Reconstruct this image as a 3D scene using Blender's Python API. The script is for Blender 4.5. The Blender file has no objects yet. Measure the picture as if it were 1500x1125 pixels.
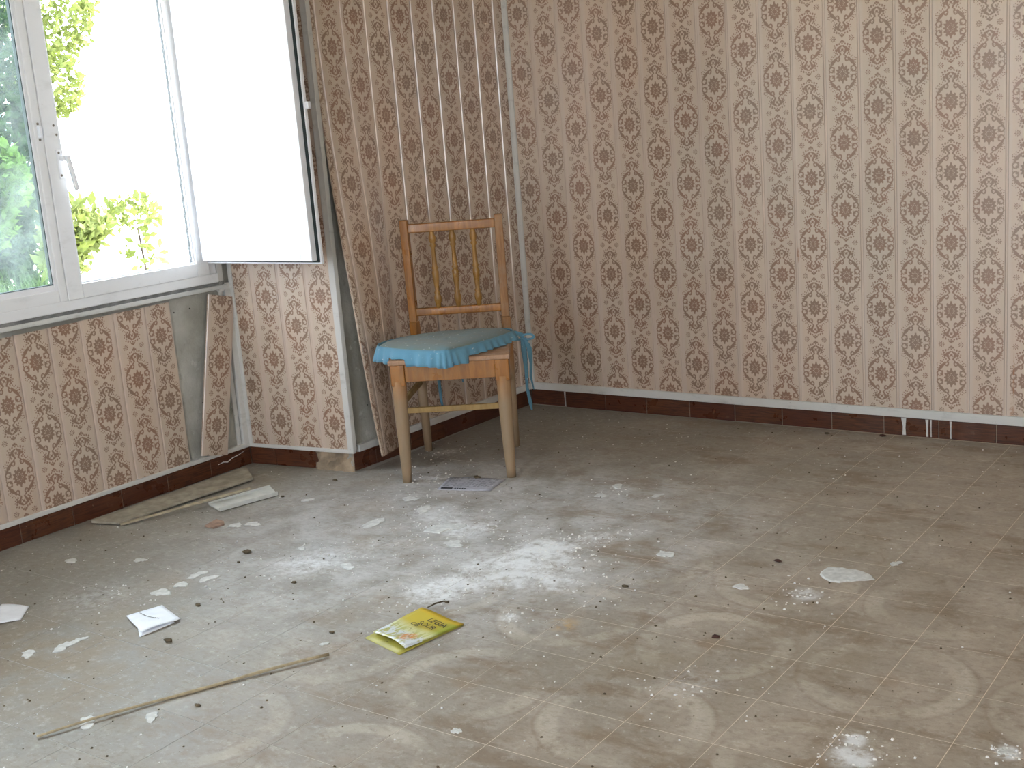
import bpy, bmesh, math, random
from math import sin, cos, pi, radians, sqrt, atan2
from mathutils import Vector, Matrix
random.seed(7)
scn = bpy.context.scene
COL = scn.collection

# ------------------------------------------------------------------ camera, sky, sun, exposure
cd = bpy.data.cameras.new('camera'); cam = bpy.data.objects.new('camera', cd); COL.objects.link(cam)
cR = Vector((0.81541797, 0.57378785, -0.07655746)); cU = Vector((-0.06092472, 0.21658477, 0.97436093)); cF = Vector((-0.57565764, 0.78984716, -0.21156498))
cam.matrix_world = Matrix(((cR.x, cU.x, -cF.x, 3.08410), (cR.y, cU.y, -cF.y, -4.37360), (cR.z, cU.z, -cF.z, 1.25632), (0, 0, 0, 1)))
cd.sensor_width = 36; cd.lens = 36 * 1813.4 / 1500; cd.clip_start = 0.05; cd.clip_end = 300
scn.camera = cam
scn.view_settings.view_transform = 'Standard'; scn.view_settings.look = 'None'
scn.view_settings.gamma = 1; scn.view_settings.use_curve_mapping = False
scn.view_settings.exposure = -0.10
SKY = 16.0; SUN = 30.0
wd = bpy.data.worlds.new('sky'); scn.world = wd; wd.use_nodes = True
bg = wd.node_tree.nodes['Background']; bg.inputs[0].default_value = (0.79, 0.89, 1.03, 1); bg.inputs[1].default_value = SKY
sl = bpy.data.lights.new('sun', 'SUN'); sl.energy = SUN; sl.angle = radians(1.5); sl.color = (1, .96, .88)
so = bpy.data.objects.new('sun', sl); COL.objects.link(so)
so.rotation_euler = Vector((-0.30, -0.45, -0.84)).to_track_quat('-Z', 'Y').to_euler()
def portal(name, loc, nrm, w, h):
    l = bpy.data.lights.new(name, 'AREA'); l.shape = 'RECTANGLE'; l.size = w; l.size_y = h; l.cycles.is_portal = True
    o = bpy.data.objects.new(name, l); COL.objects.link(o); o.location = loc
    o.rotation_euler = Vector(nrm).to_track_quat('-Z', 'Y').to_euler()
portal('window_daylight', (-0.84, -2.23, 1.37), (1, 0, 0), 2.0, 1.26)
portal('added_window_daylight', (4.45, -4.6, 1.5), (-1, 0, 0), 1.16, 1.1)  # portal of the unseen side window added for brightness
portal('added_doorway_daylight', (1.9, -6.15, 1.1), (0, 1, 0), 1.0, 2.15)  # portal of an unseen doorway, added to bring more daylight in
scn.cycles.use_denoising = True
scn.cycles.max_bounces = 10; scn.cycles.diffuse_bounces = 6; scn.cycles.transparent_max_bounces = 16
scn.cycles.sample_clamp_indirect = 6.0

# ------------------------------------------------------------------ node helper
class NT:
    def __init__(s, name):
        s.m = bpy.data.materials.new(name); s.m.use_nodes = True
        s.t = s.m.node_tree; s.t.nodes.clear(); s.out = s.t.nodes.new('ShaderNodeOutputMaterial')
    def n(s, typ, **kw):
        nd = s.t.nodes.new(typ)
        for k, v in kw.items(): setattr(nd, k, v)
        return nd
    def put(s, sock, v):
        if v is None: return
        if isinstance(v, bpy.types.NodeSocket): s.t.links.new(v, sock)
        elif isinstance(v, (tuple, list)):
            sock.default_value = tuple(v) + ((1,) if len(v) == 3 and len(sock.default_value) == 4 else ())
        else: sock.default_value = v
    def m_(s, op, a, b=None, c=None, clamp=False):
        nd = s.n('ShaderNodeMath', operation=op, use_clamp=clamp)
        s.put(nd.inputs[0], a); s.put(nd.inputs[1], b); s.put(nd.inputs[2], c); return nd.outputs[0]
    def v_(s, op, a, b=None, c=None):
        nd = s.n('ShaderNodeVectorMath', operation=op); s.put(nd.inputs[0], a)
        if op == 'SCALE': s.put(nd.inputs[3], b)
        else: s.put(nd.inputs[1], b)
        if c is not None: s.put(nd.inputs[2], c)
        return nd.outputs[1] if op in ('DISTANCE', 'DOT_PRODUCT', 'LENGTH') else nd.outputs[0]
    def sep(s, v): nd = s.n('ShaderNodeSeparateXYZ'); s.put(nd.inputs[0], v); return nd.outputs
    def comb(s, x, y, z=0.0):
        nd = s.n('ShaderNodeCombineXYZ'); s.put(nd.inputs[0], x); s.put(nd.inputs[1], y); s.put(nd.inputs[2], z); return nd.outputs[0]
    def noise(s, vec, scale, detail=4, rough=.55, dist=0.0):
        nd = s.n('ShaderNodeTexNoise'); s.put(nd.inputs['Vector'], vec); s.put(nd.inputs['Scale'], scale)
        nd.inputs['Detail'].default_value = detail; nd.inputs['Roughness'].default_value = rough; nd.inputs['Distortion'].default_value = dist
        return nd.outputs[0]
    def step(s, v, a, b, lo=0.0, hi=1.0):
        nd = s.n('ShaderNodeMapRange', interpolation_type='SMOOTHSTEP'); s.put(nd.inputs[0], v)
        for i, q in zip((1, 2, 3, 4), (a, b, lo, hi)): s.put(nd.inputs[i], q)
        return nd.outputs[0]
    def mix(s, f, a, b, mode='MIX'):
        nd = s.n('ShaderNodeMix', data_type='RGBA', blend_type=mode); s.put(nd.inputs[0], f); s.put(nd.inputs[6], a); s.put(nd.inputs[7], b); return nd.outputs[2]
    def pos(s): return s.n('ShaderNodeNewGeometry').outputs['Position']
    def obj(s): return s.n('ShaderNodeTexCoord').outputs['Object']
    def uv(s): return s.n('ShaderNodeTexCoord').outputs['UV']
    def rnd(s): return s.n('ShaderNodeObjectInfo').outputs['Random']
    def attr(s, name): return s.n('ShaderNodeAttribute', attribute_type='OBJECT', attribute_name=name).outputs['Fac']
    def bump(s, h, strength, dist=.01):
        nd = s.n('ShaderNodeBump'); s.put(nd.inputs['Height'], h); nd.inputs['Strength'].default_value = strength; nd.inputs['Distance'].default_value = dist; return nd.outputs[0]
    def bsdf(s, col, rough=.6, spec=.5, normal=None, **kw):
        b = s.n('ShaderNodeBsdfPrincipled'); s.put(b.inputs['Base Color'], col); s.put(b.inputs['Roughness'], rough)
        s.put(b.inputs['Specular IOR Level'], spec)
        if normal is not None: s.put(b.inputs['Normal'], normal)
        for k, v in kw.items(): s.put(b.inputs[k.replace('_', ' ')], v)
        s.t.links.new(b.outputs[0], s.out.inputs[0]); return b
def rgb(r, g, b):
    f = lambda c: (c / 255 / 12.92) if c / 255 <= .04045 else ((c / 255 + .055) / 1.055) ** 2.4
    return (f(r), f(g), f(b))
def simple(name, c, rough=.6, spec=.5, var=.0, scale=20, **kw):
    t = NT(name)
    if var:
        k = t.noise(t.obj(), scale, 5)
        col = t.mix(t.step(k, .3, .75), tuple(x * (1 - var) for x in c), tuple(min(1, x * (1 + var)) for x in c))
    else: col = c
    t.bsdf(col, rough, spec, **kw); return t.m

# ------------------------------------------------------------------ printed panel material
def motif(t, P, sc=1.0):
    """signed distance (cm) of the printed scroll medallion; P = folded quarter cell coords in cm"""
    ds = []
    def dot(x, y, r): ds.append(t.m_('SUBTRACT', t.v_('DISTANCE', P, (x, y, 0)), r))
    def ring(x, y, r, w): ds.append(t.m_('SUBTRACT', t.m_('ABSOLUTE', t.m_('SUBTRACT', t.v_('DISTANCE', P, (x, y, 0)), r)), w))
    def cap(ax, ay, bx, by, ra, rb):
        ba = (bx - ax, by - ay, 0); L2 = ba[0] ** 2 + ba[1] ** 2
        pa = t.v_('SUBTRACT', P, (ax, ay, 0))
        h = t.m_('MULTIPLY', t.v_('DOT_PRODUCT', pa, ba), 1 / L2, clamp=True)
        d = t.v_('LENGTH', t.v_('SUBTRACT', pa, t.v_('SCALE', ba, h)))
        ds.append(t.m_('SUBTRACT', d, t.m_('MULTIPLY_ADD', h, rb - ra, ra)))
    x, y, _ = t.sep(P)
    # central rosette: scalloped ellipse with a pale starred heart
    e = t.v_('LENGTH', t.v_('MULTIPLY', P, (.90, .72, 0)))
    ang = t.m_('ARCTAN2', y, x)
    sc1 = t.m_('MULTIPLY', t.m_('COSINE', t.m_('MULTIPLY', ang, 12.0)), .28)
    body = t.m_('SUBTRACT', e, t.m_('ADD', sc1, 2.05))
    star = t.m_('SUBTRACT', .09, t.m_('ABSOLUTE', t.m_('SUBTRACT', e, t.m_('ADD', .85, t.m_('MULTIPLY', t.m_('COSINE', t.m_('MULTIPLY', ang, 8.0)), .28)))))
    ds.append(t.m_('MAXIMUM', body, star)); dot(0, 3.15, .3)
    ring(3.95, 1.5, .92, .24); dot(3.5, 1.2, .36); dot(3.15, 2.25, .30); dot(2.95, .5, .2)
    cap(4.5, 2.6, 3.4, 4.0, .28, .62); cap(3.4, 4.0, 2.15, 5.3, .62, .36); ring(1.6, 4.95, .62, .25); dot(1.35, 4.75, .2)
    cap(1.35, 5.75, .5, 6.6, .24, .22); cap(.5, 6.6, 1.2, 7.5, .24, .36); cap(1.2, 7.5, 1.45, 8.6, .40, .52)
    cap(1.45, 8.6, .3, 9.45, .48, .26); dot(2.2, 8.05, .52); dot(2.3, 7.15, .34); dot(2.5, 8.95, .36); dot(1.85, 6.7, .26); dot(0, 8.1, .44); dot(.5, 7.5, .15); dot(.5, 8.6, .15)
    dot(0, 11.1, .46); dot(.55, 10.85, .38); dot(0, 10.4, .28); dot(1.1, 10.15, .30); dot(1.95, 9.95, .34); dot(2.8, 9.7, .28)
    # sprays
    for a in ((4.75, 3.4), (4.2, 4.3), (4.85, 4.4), (3.75, 5.0), (4.35, 5.3), (3.2, 5.7), (3.75, 6.0), (4.9, .35), (3.0, 7.5), (3.2, 8.4), (4.95, 5.0), (2.7, 6.4)): dot(a[0], a[1], .21)
    # side flower: eight petals round a dot
    fv = t.v_('SUBTRACT', P, (3.35, 12.01, 0)); fx, fy, _ = t.sep(fv)
    fl = t.v_('LENGTH', fv); fa = t.m_('MULTIPLY', t.m_('COSINE', t.m_('MULTIPLY', t.m_('ARCTAN2', fy, fx), 8.0)), .2)
    ds.append(t.m_('SUBTRACT', t.m_('ABSOLUTE', t.m_('SUBTRACT', fl, .72)), t.m_('ADD', fa, .16))); ds.append(t.m_('SUBTRACT', fl, .22))
    d = ds[0]
    while len(ds) > 1: ds = [t.m_('MINIMUM', ds[i], ds[i + 1]) if i + 1 < len(ds) else ds[i] for i in range(0, len(ds), 2)]
    return ds[0]
def panel_mat(name, base, stripe, ink, rough=.34, spec=.5):
    t = NT(name)
    u, v, _ = t.sep(t.uv())
    vv = t.m_('SUBTRACT', v, t.attr('phase'))
    P = t.comb(t.m_('ABSOLUTE', u), t.m_('PINGPONG', vv, 12.01), 0.0)
    wob = t.v_('SCALE', t.v_('SUBTRACT', t.n('ShaderNodeTexNoise').outputs['Color'], (.5, .5, .5)), .25)
    nz = wob.node.inputs[0].links[0].from_node.inputs[0].links[0].from_node
    t.put(nz.inputs['Vector'], t.comb(t.m_('ABSOLUTE', u), t.m_('PINGPONG', vv, 12.01), 0.0)); nz.inputs['Scale'].default_value = 1.6
    d = motif(t, t.v_('MULTIPLY', t.v_('ADD', P, wob), (1, 1, 0)))
    fe = t.n('ShaderNodeTexNoise'); t.put(fe.inputs['Vector'], P); fe.inputs['Scale'].default_value = 3.2; fe.inputs['Detail'].default_value = 2
    d = t.m_('ADD', d, t.m_('MULTIPLY', t.m_('SUBTRACT', fe.outputs[0], .5), .75))
    mask = t.step(d, -.09, .09, 1.0, 0.0)
    pos = t.pos()
    big = t.step(t.noise(pos, 1.7, 3), .35, .65)
    inkc = t.mix(t.step(t.noise(pos, 7.0, 2), .35, .65), ink, tuple(a * b for a, b in zip(ink, (1.18, .93, .86))))
    bc = t.mix(big, base, tuple(a * b for a, b in zip(base, (1.03, .96, .93))))
    side = t.step(t.m_('ABSOLUTE', u), 4.5, 5.6)
    bc = t.mix(side, bc, stripe)
    grain = t.noise(t.v_('MULTIPLY', pos, (1, 1, .06)), 90, 2)
    bc = t.mix(t.step(grain, .3, .8, 0, .22), bc, tuple(x * .82 for x in base))
    col = t.mix(t.m_('MULTIPLY', mask, .86), bc, inkc)
    # age: pale scuffs and brown specks
    sc = t.step(t.noise(pos, 3.1, 5, .6), .66, .80, 0, .30)
    col = t.mix(sc, col, rgb(190, 178, 160))
    sp = t.step(t.noise(pos, 46, 3, .6), .735, .77, 0, .55)
    col = t.mix(sp, col, rgb(96, 66, 44))
    px_, py_, pz_ = t.sep(pos)
    for rx, rz, rw, rh in RUST:
        q = t.v_('LENGTH', t.comb(t.m_('DIVIDE', t.m_('SUBTRACT', px_, rx), rw), t.m_('DIVIDE', t.m_('SUBTRACT', pz_, rz), rh), t.m_('MULTIPLY', t.m_('GREATER_THAN', t.m_('ABSOLUTE', py_), .03), 9.0)))
        col = t.mix(t.m_('MULTIPLY', t.step(q, .3, 1.1, .8, 0), t.step(t.noise(pos, 60, 3), .38, .55)), col, rgb(150, 92, 50))
    k = t.m_('MULTIPLY_ADD', t.rnd(), .08, .96)
    col = t.v_('SCALE', col, k)
    rg = t.step(t.noise(pos, 5, 4), .3, .7, rough - .06, rough + .1)
    t.bsdf(col, rg, spec, t.bump(t.noise(t.v_('MULTIPLY', pos, (1, 1, .2)), 60, 3), .06, .002), Coat_Weight=1.0, Coat_Roughness=.24, Coat_IOR=1.7)
    return t.m
M = {}
RUST = [(1.262, .665, .008, .035), (2.029, .125, .010, .030), (2.035, .24, .004, .10)]
M['panel'] = panel_mat('printed panel', rgb(200, 182, 163), rgb(204, 184, 168), rgb(124, 94, 72), .40, .65)

# ------------------------------------------------------------------ other materials
def concrete():
    t = NT('bare concrete'); p = t.pos()
    a = t.step(t.noise(p, 5, 6, .6), .3, .72); c = t.mix(a, rgb(150, 148, 138), rgb(182, 180, 172))
    c = t.mix(t.step(t.noise(p, 14, 5, .65), .58, .72, 0, .6), c, rgb(124, 126, 114))
    c = t.mix(t.step(t.noise(p, 22, 5), .62, .7, 0, .7), c, rgb(192, 190, 182))
    v = t.n('ShaderNodeTexVoronoi'); t.put(v.inputs['Vector'], p); v.inputs['Scale'].default_value = 16
    c = t.mix(t.step(v.outputs[0], .035, .06, .9, 0), c, rgb(40, 36, 30))
    t.bsdf(c, .9, .2, t.bump(t.noise(p, 30, 6, .65), .5, .01)); return t.m
M['concrete'] = concrete()
def pvc(name, c, dirt=.35, rough=.35):
    t = NT(name); p = t.pos()
    a = t.step(t.noise(t.v_('MULTIPLY', p, (1, 1, 2.5)), 9, 6, .65), .52, .75, 0, dirt)
    col = t.mix(a, c, rgb(150, 148, 142)); col = t.mix(t.step(t.noise(p, 60, 4, .6), .68, .74, 0, dirt), col, rgb(90, 86, 78))
    t.bsdf(col, rough, .5); return t.m
M['white'] = pvc('white window plastic', rgb(236, 237, 238), .16)
M['white_clean'] = pvc('white shutter panel', rgb(240, 241, 244), .05)
M['trim'] = pvc('off white moulding', rgb(205, 203, 198), .5)
M['ledge'] = pvc('grimy sill ledge', rgb(200, 200, 196), .8, .6)
M['gasket'] = simple('black rubber gasket', rgb(34, 46, 46), .6)
M['screw'] = simple('dull screw', rgb(120, 112, 100), .5, .5)
M['gap_grey'] = simple('dark sill gap', rgb(128, 128, 126), .9, .2, .3, 30)
M['plaster_rough'] = simple('rough mortar', rgb(158, 140, 118), .95, .2, .35, 18)
def glass(name, haze, tint):
    t = NT(name)
    tr = t.n('ShaderNodeBsdfTransparent'); tr.inputs[0].default_value = tint + (1,)
    gl = t.n('ShaderNodeBsdfGlossy'); gl.inputs['Roughness'].default_value = .02
    df = t.n('ShaderNodeBsdfTranslucent'); df.inputs[0].default_value = (.8, .86, .85, 1)
    fr = t.n('ShaderNodeFresnel'); fr.inputs[0].default_value = 1.2
    m1 = t.n('ShaderNodeMixShader'); t.put(m1.inputs[0], t.m_('MULTIPLY', t.step(t.noise(t.pos(), 6, 5), .2, .9), haze)); t.t.links.new(tr.outputs[0], m1.inputs[1]); t.t.links.new(df.outputs[0], m1.inputs[2])
    m2 = t.n('ShaderNodeMixShader'); t.put(m2.inputs[0], fr.outputs[0]); t.t.links.new(m1.outputs[0], m2.inputs[1]); t.t.links.new(gl.outputs[0], m2.inputs[2])
    t.t.links.new(m2.outputs[0], t.out.inputs[0]); return t.m
M['glass_dusty'] = glass('dusty window glass', .07, (.86, .93, .92))
M['glass'] = glass('window glass', .05, (.96, .97, .95))
def tile_brown():
    t = NT('brown skirting tile'); o = t.pos()
    w = t.noise(t.v_('MULTIPLY', o, (3, 3, 34)), 5, 5, .6, .6)
    c = t.mix(t.step(w, .3, .7), rgb(60, 34, 22), rgb(102, 60, 36))
    c = t.mix(t.m_('MULTIPLY', t.rnd(), .5), c, rgb(70, 30, 22))
    c = t.mix(t.step(t.noise(o, 24, 5, .65), .6, .8, 0, .28), c, rgb(140, 126, 108))
    c = t.mix(t.step(t.noise(o, 120, 3), .72, .76, 0, .7), c, rgb(180, 165, 145))
    t.bsdf(c, t.step(t.noise(o, 12, 4), .3, .7, .25, .5), .5); return t.m
M['skirting'] = tile_brown()
M['grout'] = simple('grey grout', rgb(170, 158, 142), .95, .2, .2, 30)

def floor_grout():
    t = NT('floor grout'); p = t.pos(); x = t.sep(p)[0]
    t.bsdf(t.mix(t.step(x, .9, 1.7), rgb(176, 173, 167), rgb(220, 206, 188)), .95, .2); return t.m
M['floor_grout'] = floor_grout()
def floor_mat():
    t = NT('dusty cement floor tile'); p = t.pos()
    x, y, _ = t.sep(p); P2 = t.comb(x, y, 0.0)
    n1 = t.noise(P2, 2.2, 5, .6); n2 = t.noise(P2, 7.5, 6, .62, .4); n3 = t.noise(P2, 28, 5, .65)
    warm = t.step(t.m_('MULTIPLY_ADD', n1, .8, t.m_('MULTIPLY', x, .28)), .45, 1.1)
    base = t.mix(warm, rgb(150, 146, 137), rgb(176, 163, 148))
    film = t.m_('MULTIPLY', t.step(t.v_('DISTANCE', P2, (.75, -1.45, 0)), .35, 1.15, .85, 0), t.step(n2, .2, .6))
    base = t.mix(film, base, rgb(192, 191, 189))
    base = t.mix(t.step(n2, .35, .68), t.v_('MULTIPLY', base, (.78, .77, .75)), base)
    base = t.mix(t.step(n1, .30, .48, .5, 0), base, rgb(150, 134, 112))
    # faded printed rings of the cement tiles, four tiles to a ring
    fx = t.m_('PINGPONG', t.m_('SUBTRACT', x, 1.826), .4088); fx = t.m_('SUBTRACT', .4088, fx)
    def cell(v, o, per):
        q = t.m_('FRACT', t.m_('DIVIDE', t.m_('SUBTRACT', v, o - per / 2), per)); return t.m_('MULTIPLY', t.m_('SUBTRACT', q, .5), per)
    cx = cell(x, 1.826, .4088); cy = cell(y, -2.3425, .425)
    r = t.v_('LENGTH', t.comb(cx, cy, 0.0))
    rr = t.m_('ADD', r, t.m_('MULTIPLY', t.m_('SUBTRACT', n2, .5), .02))
    clean = t.m_('MULTIPLY', t.m_('MULTIPLY', t.step(x, .5, 1.5), t.step(y, -2.0, -.9, 1, .12)), t.step(t.noise(P2, 4.3, 4), .36, .62))
    band = t.m_('MULTIPLY', t.step(rr, .135, .15), t.step(rr, .178, .192, 1, 0))
    base = t.mix(t.m_('MULTIPLY', t.m_('MULTIPLY', band, clean), .40), base, rgb(206, 198, 182))
    edge = t.step(t.m_('ABSOLUTE', t.m_('SUBTRACT', rr, .193)), .0, .006, 1, 0)
    base = t.mix(t.m_('MULTIPLY', t.m_('MULTIPLY', edge, clean), .30), base, rgb(136, 114, 90))
    cent = t.m_('MULTIPLY', t.step(t.m_('ADD', r, t.m_('MULTIPLY', t.m_('SUBTRACT', n3, .5), .07)), .02, .06, 1, 0), clean)
    base = t.mix(t.m_('MULTIPLY', cent, .55), base, rgb(142, 116, 88))
    # brown scuffed stains
    st = t.step(t.noise(t.v_('MULTIPLY', P2, (1.0, 2.2, 1)), 3.3, 6, .68, .3), .50, .66, 0, .75)
    base = t.mix(t.m_('MULTIPLY', st, t.step(x, .2, 1.4, .25, 1)), base, rgb(132, 114, 94))
    sm = t.step(t.noise(t.v_('ADD', P2, (3, 9, 0)), 11, 6, .7, .5), .56, .68, 0, .5)
    base = t.mix(t.m_('MULTIPLY', sm, t.step(x, .2, 1.3, .3, 1)), base, rgb(128, 110, 90))
    st2 = t.step(t.v_('DISTANCE', P2, (.35, -2.75, 0)), .05, .5, .8, 0)
    base = t.mix(t.m_('MULTIPLY', st2, t.step(n2, .3, .55)), base, rgb(134, 118, 96))
    base = t.mix(t.step(t.noise(t.v_('MULTIPLY', P2, (1, 1.6, 1)), 42, 6, .75), .46, .66, 0, .34), base, rgb(112, 98, 80))
    base = t.mix(t.step(t.noise(t.v_('ADD', P2, (5, 5, 0)), 34, 6, .75), .52, .70, 0, .30), base, rgb(214, 208, 198))
    # plaster dust where it fell
    acc = None
    for bx, by, br, k in DUST:
        d = t.step(t.v_('DISTANCE', P2, (bx, by, 0)), br * .15, br * 1.25, k, 0)
        acc = d if acc is None else t.m_('ADD', acc, d)
    brk = t.m_('MULTIPLY_ADD', t.noise(P2, 17, 7, .72), 1.9, -.62)
    dm = t.step(t.m_('MULTIPLY', acc, brk), .12, .50, 0, .92)
    base = t.mix(dm, base, rgb(230, 231, 231))
    haze = t.m_('MULTIPLY', t.step(acc, 0, 1.0, 0, .6), t.step(t.noise(P2, 50, 4, .7), .4, .6))
    base = t.mix(haze, base, rgb(216, 216, 215))
    fine = t.step(t.noise(P2, 150, 3, .6), .66, .72, 0, .6)
    base = t.mix(t.m_('MULTIPLY', fine, t.step(x, -.3, 2.6, .9, .25)), base, rgb(230, 228, 224))
    dk = t.step(t.noise(t.v_('ADD', P2, (7, 3, 0)), 95, 3, .6), .70, .74, 0, .6)
    base = t.mix(dk, base, rgb(82, 74, 62))
    ys = t.m_('MULTIPLY', t.step(t.v_('DISTANCE', P2, (1.436, -1.975, 0)), .0, .06, .6, 0), t.step(n3, .42, .6))
    base = t.mix(ys, base, rgb(190, 150, 84))
    base = t.v_('SCALE', base, t.m_('MULTIPLY_ADD', t.rnd(), .05, .975))
    t.bsdf(base, t.step(n2, .3, .7, .48, .72), .4, t.bump(t.m_('ADD', n3, t.noise(P2, 120, 4)), .22, .003)); return t.m
DUST = [(1.10, -1.69, .24, 1.1), (.993, -1.93, .13, 1.1), (1.08, -1.51, .10, .8), (.77, -1.48, .13, .85), (.49, -1.92, .17, .7), (1.18, -1.40, .10, .7), (.61, -1.71, .16, .45),
        (1.90, -1.55, .06, .9), (2.27, -2.20, .03, 1.2), (2.29, -2.27, .06, 1.1), (2.538, -2.12, .035, 1.3), (1.284, -2.0, .04, .9), (.10, -2.39, .18, .4), (.31, -1.07, .09, .6),
        (1.87, -2.12, .10, .45), (.58, -1.41, .16, .6), (1.34, -1.75, .14, .35), (.12, -.78, .08, .7), (1.0, -.95, .10, .4), (.35, -1.25, .15, .4)]
M['floor'] = floor_mat()
M['flake'] = simple('plaster flake', rgb(204, 204, 200), .9, .2, .14, 60)
M['crumb'] = simple('plaster crumb', rgb(226, 224, 220), .9, .2)
M['dirt'] = simple('dark dirt lump', rgb(98, 86, 68), .95, .2, .3, 90)
M['chip'] = simple('brown chip', rgb(70, 44, 36), .8, .3)
M['terracotta'] = simple('terracotta fragment', rgb(158, 132, 116), .9, .2, .2, 40)
def wood(name, a, b, wear, wearamt, rough=.35, zlo=None, zhi=None):
    t = NT(name); o = t.obj(); p = t.pos()
    w = t.noise(t.v_('MULTIPLY', o, (14, 14, 1.5)), 4, 5, .6, .8)
    c = t.mix(t.step(w, .3, .7), a, b)
    k = t.noise(p, 16, 6, .65)
    if zlo is not None:
        z = t.sep(p)[2]; g = t.step(t.m_('MULTIPLY_ADD', k, .16, t.m_('SUBTRACT', z, .08)), zlo, zhi, 1, 0)
        c = t.mix(t.m_('MULTIPLY', g, .9), c, wear)
    c = t.mix(t.step(k, .48, .68, 0, wearamt), c, wear)
    t.bsdf(c, t.step(k, .35, .65, rough, rough + .22), .5); return t.m
M['oak'] = wood('varnished chair wood', rgb(138, 88, 34), rgb(172, 112, 44), rgb(150, 126, 88), .25, .26)
M['oak_sheen'] = wood('varnished post with painted sheen', rgb(140, 96, 56), rgb(166, 122, 80), rgb(158, 134, 112), .5, .35)  # greyish reflection on the right post is painted into its wood colour
M['oak_leg'] = wood('worn chair leg wood', rgb(166, 108, 54), rgb(184, 126, 68), rgb(150, 130, 104), .4, .45, .24, .44)
M['oak_rail'] = wood('worn stretcher wood', rgb(140, 110, 60), rgb(160, 130, 76), rgb(146, 128, 96), .5, .5)
M['spindle'] = wood('golden spindle varnish', rgb(140, 102, 50), rgb(170, 126, 66), rgb(140, 110, 70), .2, .22)
M['seat'] = wood('dusty seat board', rgb(160, 120, 88), rgb(176, 140, 112), rgb(186, 172, 160), .8, .55)
def cloth(name, c, dust, amt):
    t = NT(name); p = t.pos(); k = t.noise(p, 9, 6, .65)
    col = t.mix(t.step(k, .25, .65, amt * .55, amt), c, dust)
    col = t.mix(t.step(t.noise(p, 90, 3), .66, .72, 0, .6), col, rgb(210, 212, 208))
    t.bsdf(col, .9, .15, t.bump(t.noise(p, 300, 2), .2, .001), Sheen_Weight=.2); return t.m
M['blue'] = cloth('blue cushion cloth', rgb(92, 144, 170), rgb(118, 154, 168), .35)
M['blue_dusty'] = cloth('dust covered cushion top', rgb(92, 142, 160), rgb(122, 128, 118), .9)
M['paper'] = simple('white paper', rgb(238, 241, 246), .8, .3, .04, 30)
M['paper_grey'] = simple('grey printed paper', rgb(176, 176, 184), .85, .2, .12, 60)
M['black'] = simple('black ink', rgb(30, 30, 34), .7, .2)
M['ink'] = simple('grey ink', rgb(70, 66, 60), .7, .2)
M['board'] = simple('grimy old board', rgb(160, 152, 136), .85, .2, .22, 26)
M['lath'] = simple('dusty lath', rgb(172, 160, 136), .8, .2, .18, 40)
M['whiteboard'] = simple('white plastic offcut', rgb(206, 208, 202), .5, .4, .08, 30)
M['straw'] = simple('straw coloured cane', rgb(168, 152, 122), .7, .3, .2, 60)
M['wall_plain'] = simple('plain wall', rgb(205, 190, 172), .8, .3, .06, 3)
M['ceiling'] = simple('white ceiling', rgb(215, 212, 205), .9, .2)
def leaf_mat(name, a, b):
    a = tuple(x * .75 for x in a); b = tuple(x * .75 for x in b)
    t = NT(name); c = t.mix(t.step(t.noise(t.pos(), 5, 4), .35, .65), a, b)
    d = t.n('ShaderNodeBsdfDiffuse'); t.put(d.inputs[0], c)
    r = t.n('ShaderNodeBsdfTranslucent'); t.put(r.inputs[0], t.v_('MULTIPLY', c, (1.15, 1.2, .7)))
    m = t.n('ShaderNodeMixShader'); m.inputs[0].default_value = .35
    t.t.links.new(d.outputs[0], m.inputs[1]); t.t.links.new(r.outputs[0], m.inputs[2]); t.t.links.new(m.outputs[0], t.out.inputs[0]); return t.m
M['leaf_dark'] = leaf_mat('dark leaves', (.010, .024, .012), (.030, .055, .022))
M['leaf_bright'] = leaf_mat('bright leaves', (.065, .115, .03), (.11, .17, .05))
M['leaf_pale'] = leaf_mat('sunlit leaves', (.12, .15, .05), (.20, .23, .09))  # overexposed, sunlit paleness is put into the leaf colour
M['leaf_mid'] = leaf_mat('grey green leaves', (.02, .036, .018), (.05, .07, .045))
M['grass'] = leaf_mat('grass', (.045, .075, .03), (.09, .125, .06))
M['bark'] = simple('bark', (.05, .04, .03), .9, .2, .3, 30)
M['gravel'] = simple('pale sunlit yard', rgb(214, 208, 192), .95, .2, .06, 2)
M['yellow'] = None

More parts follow.
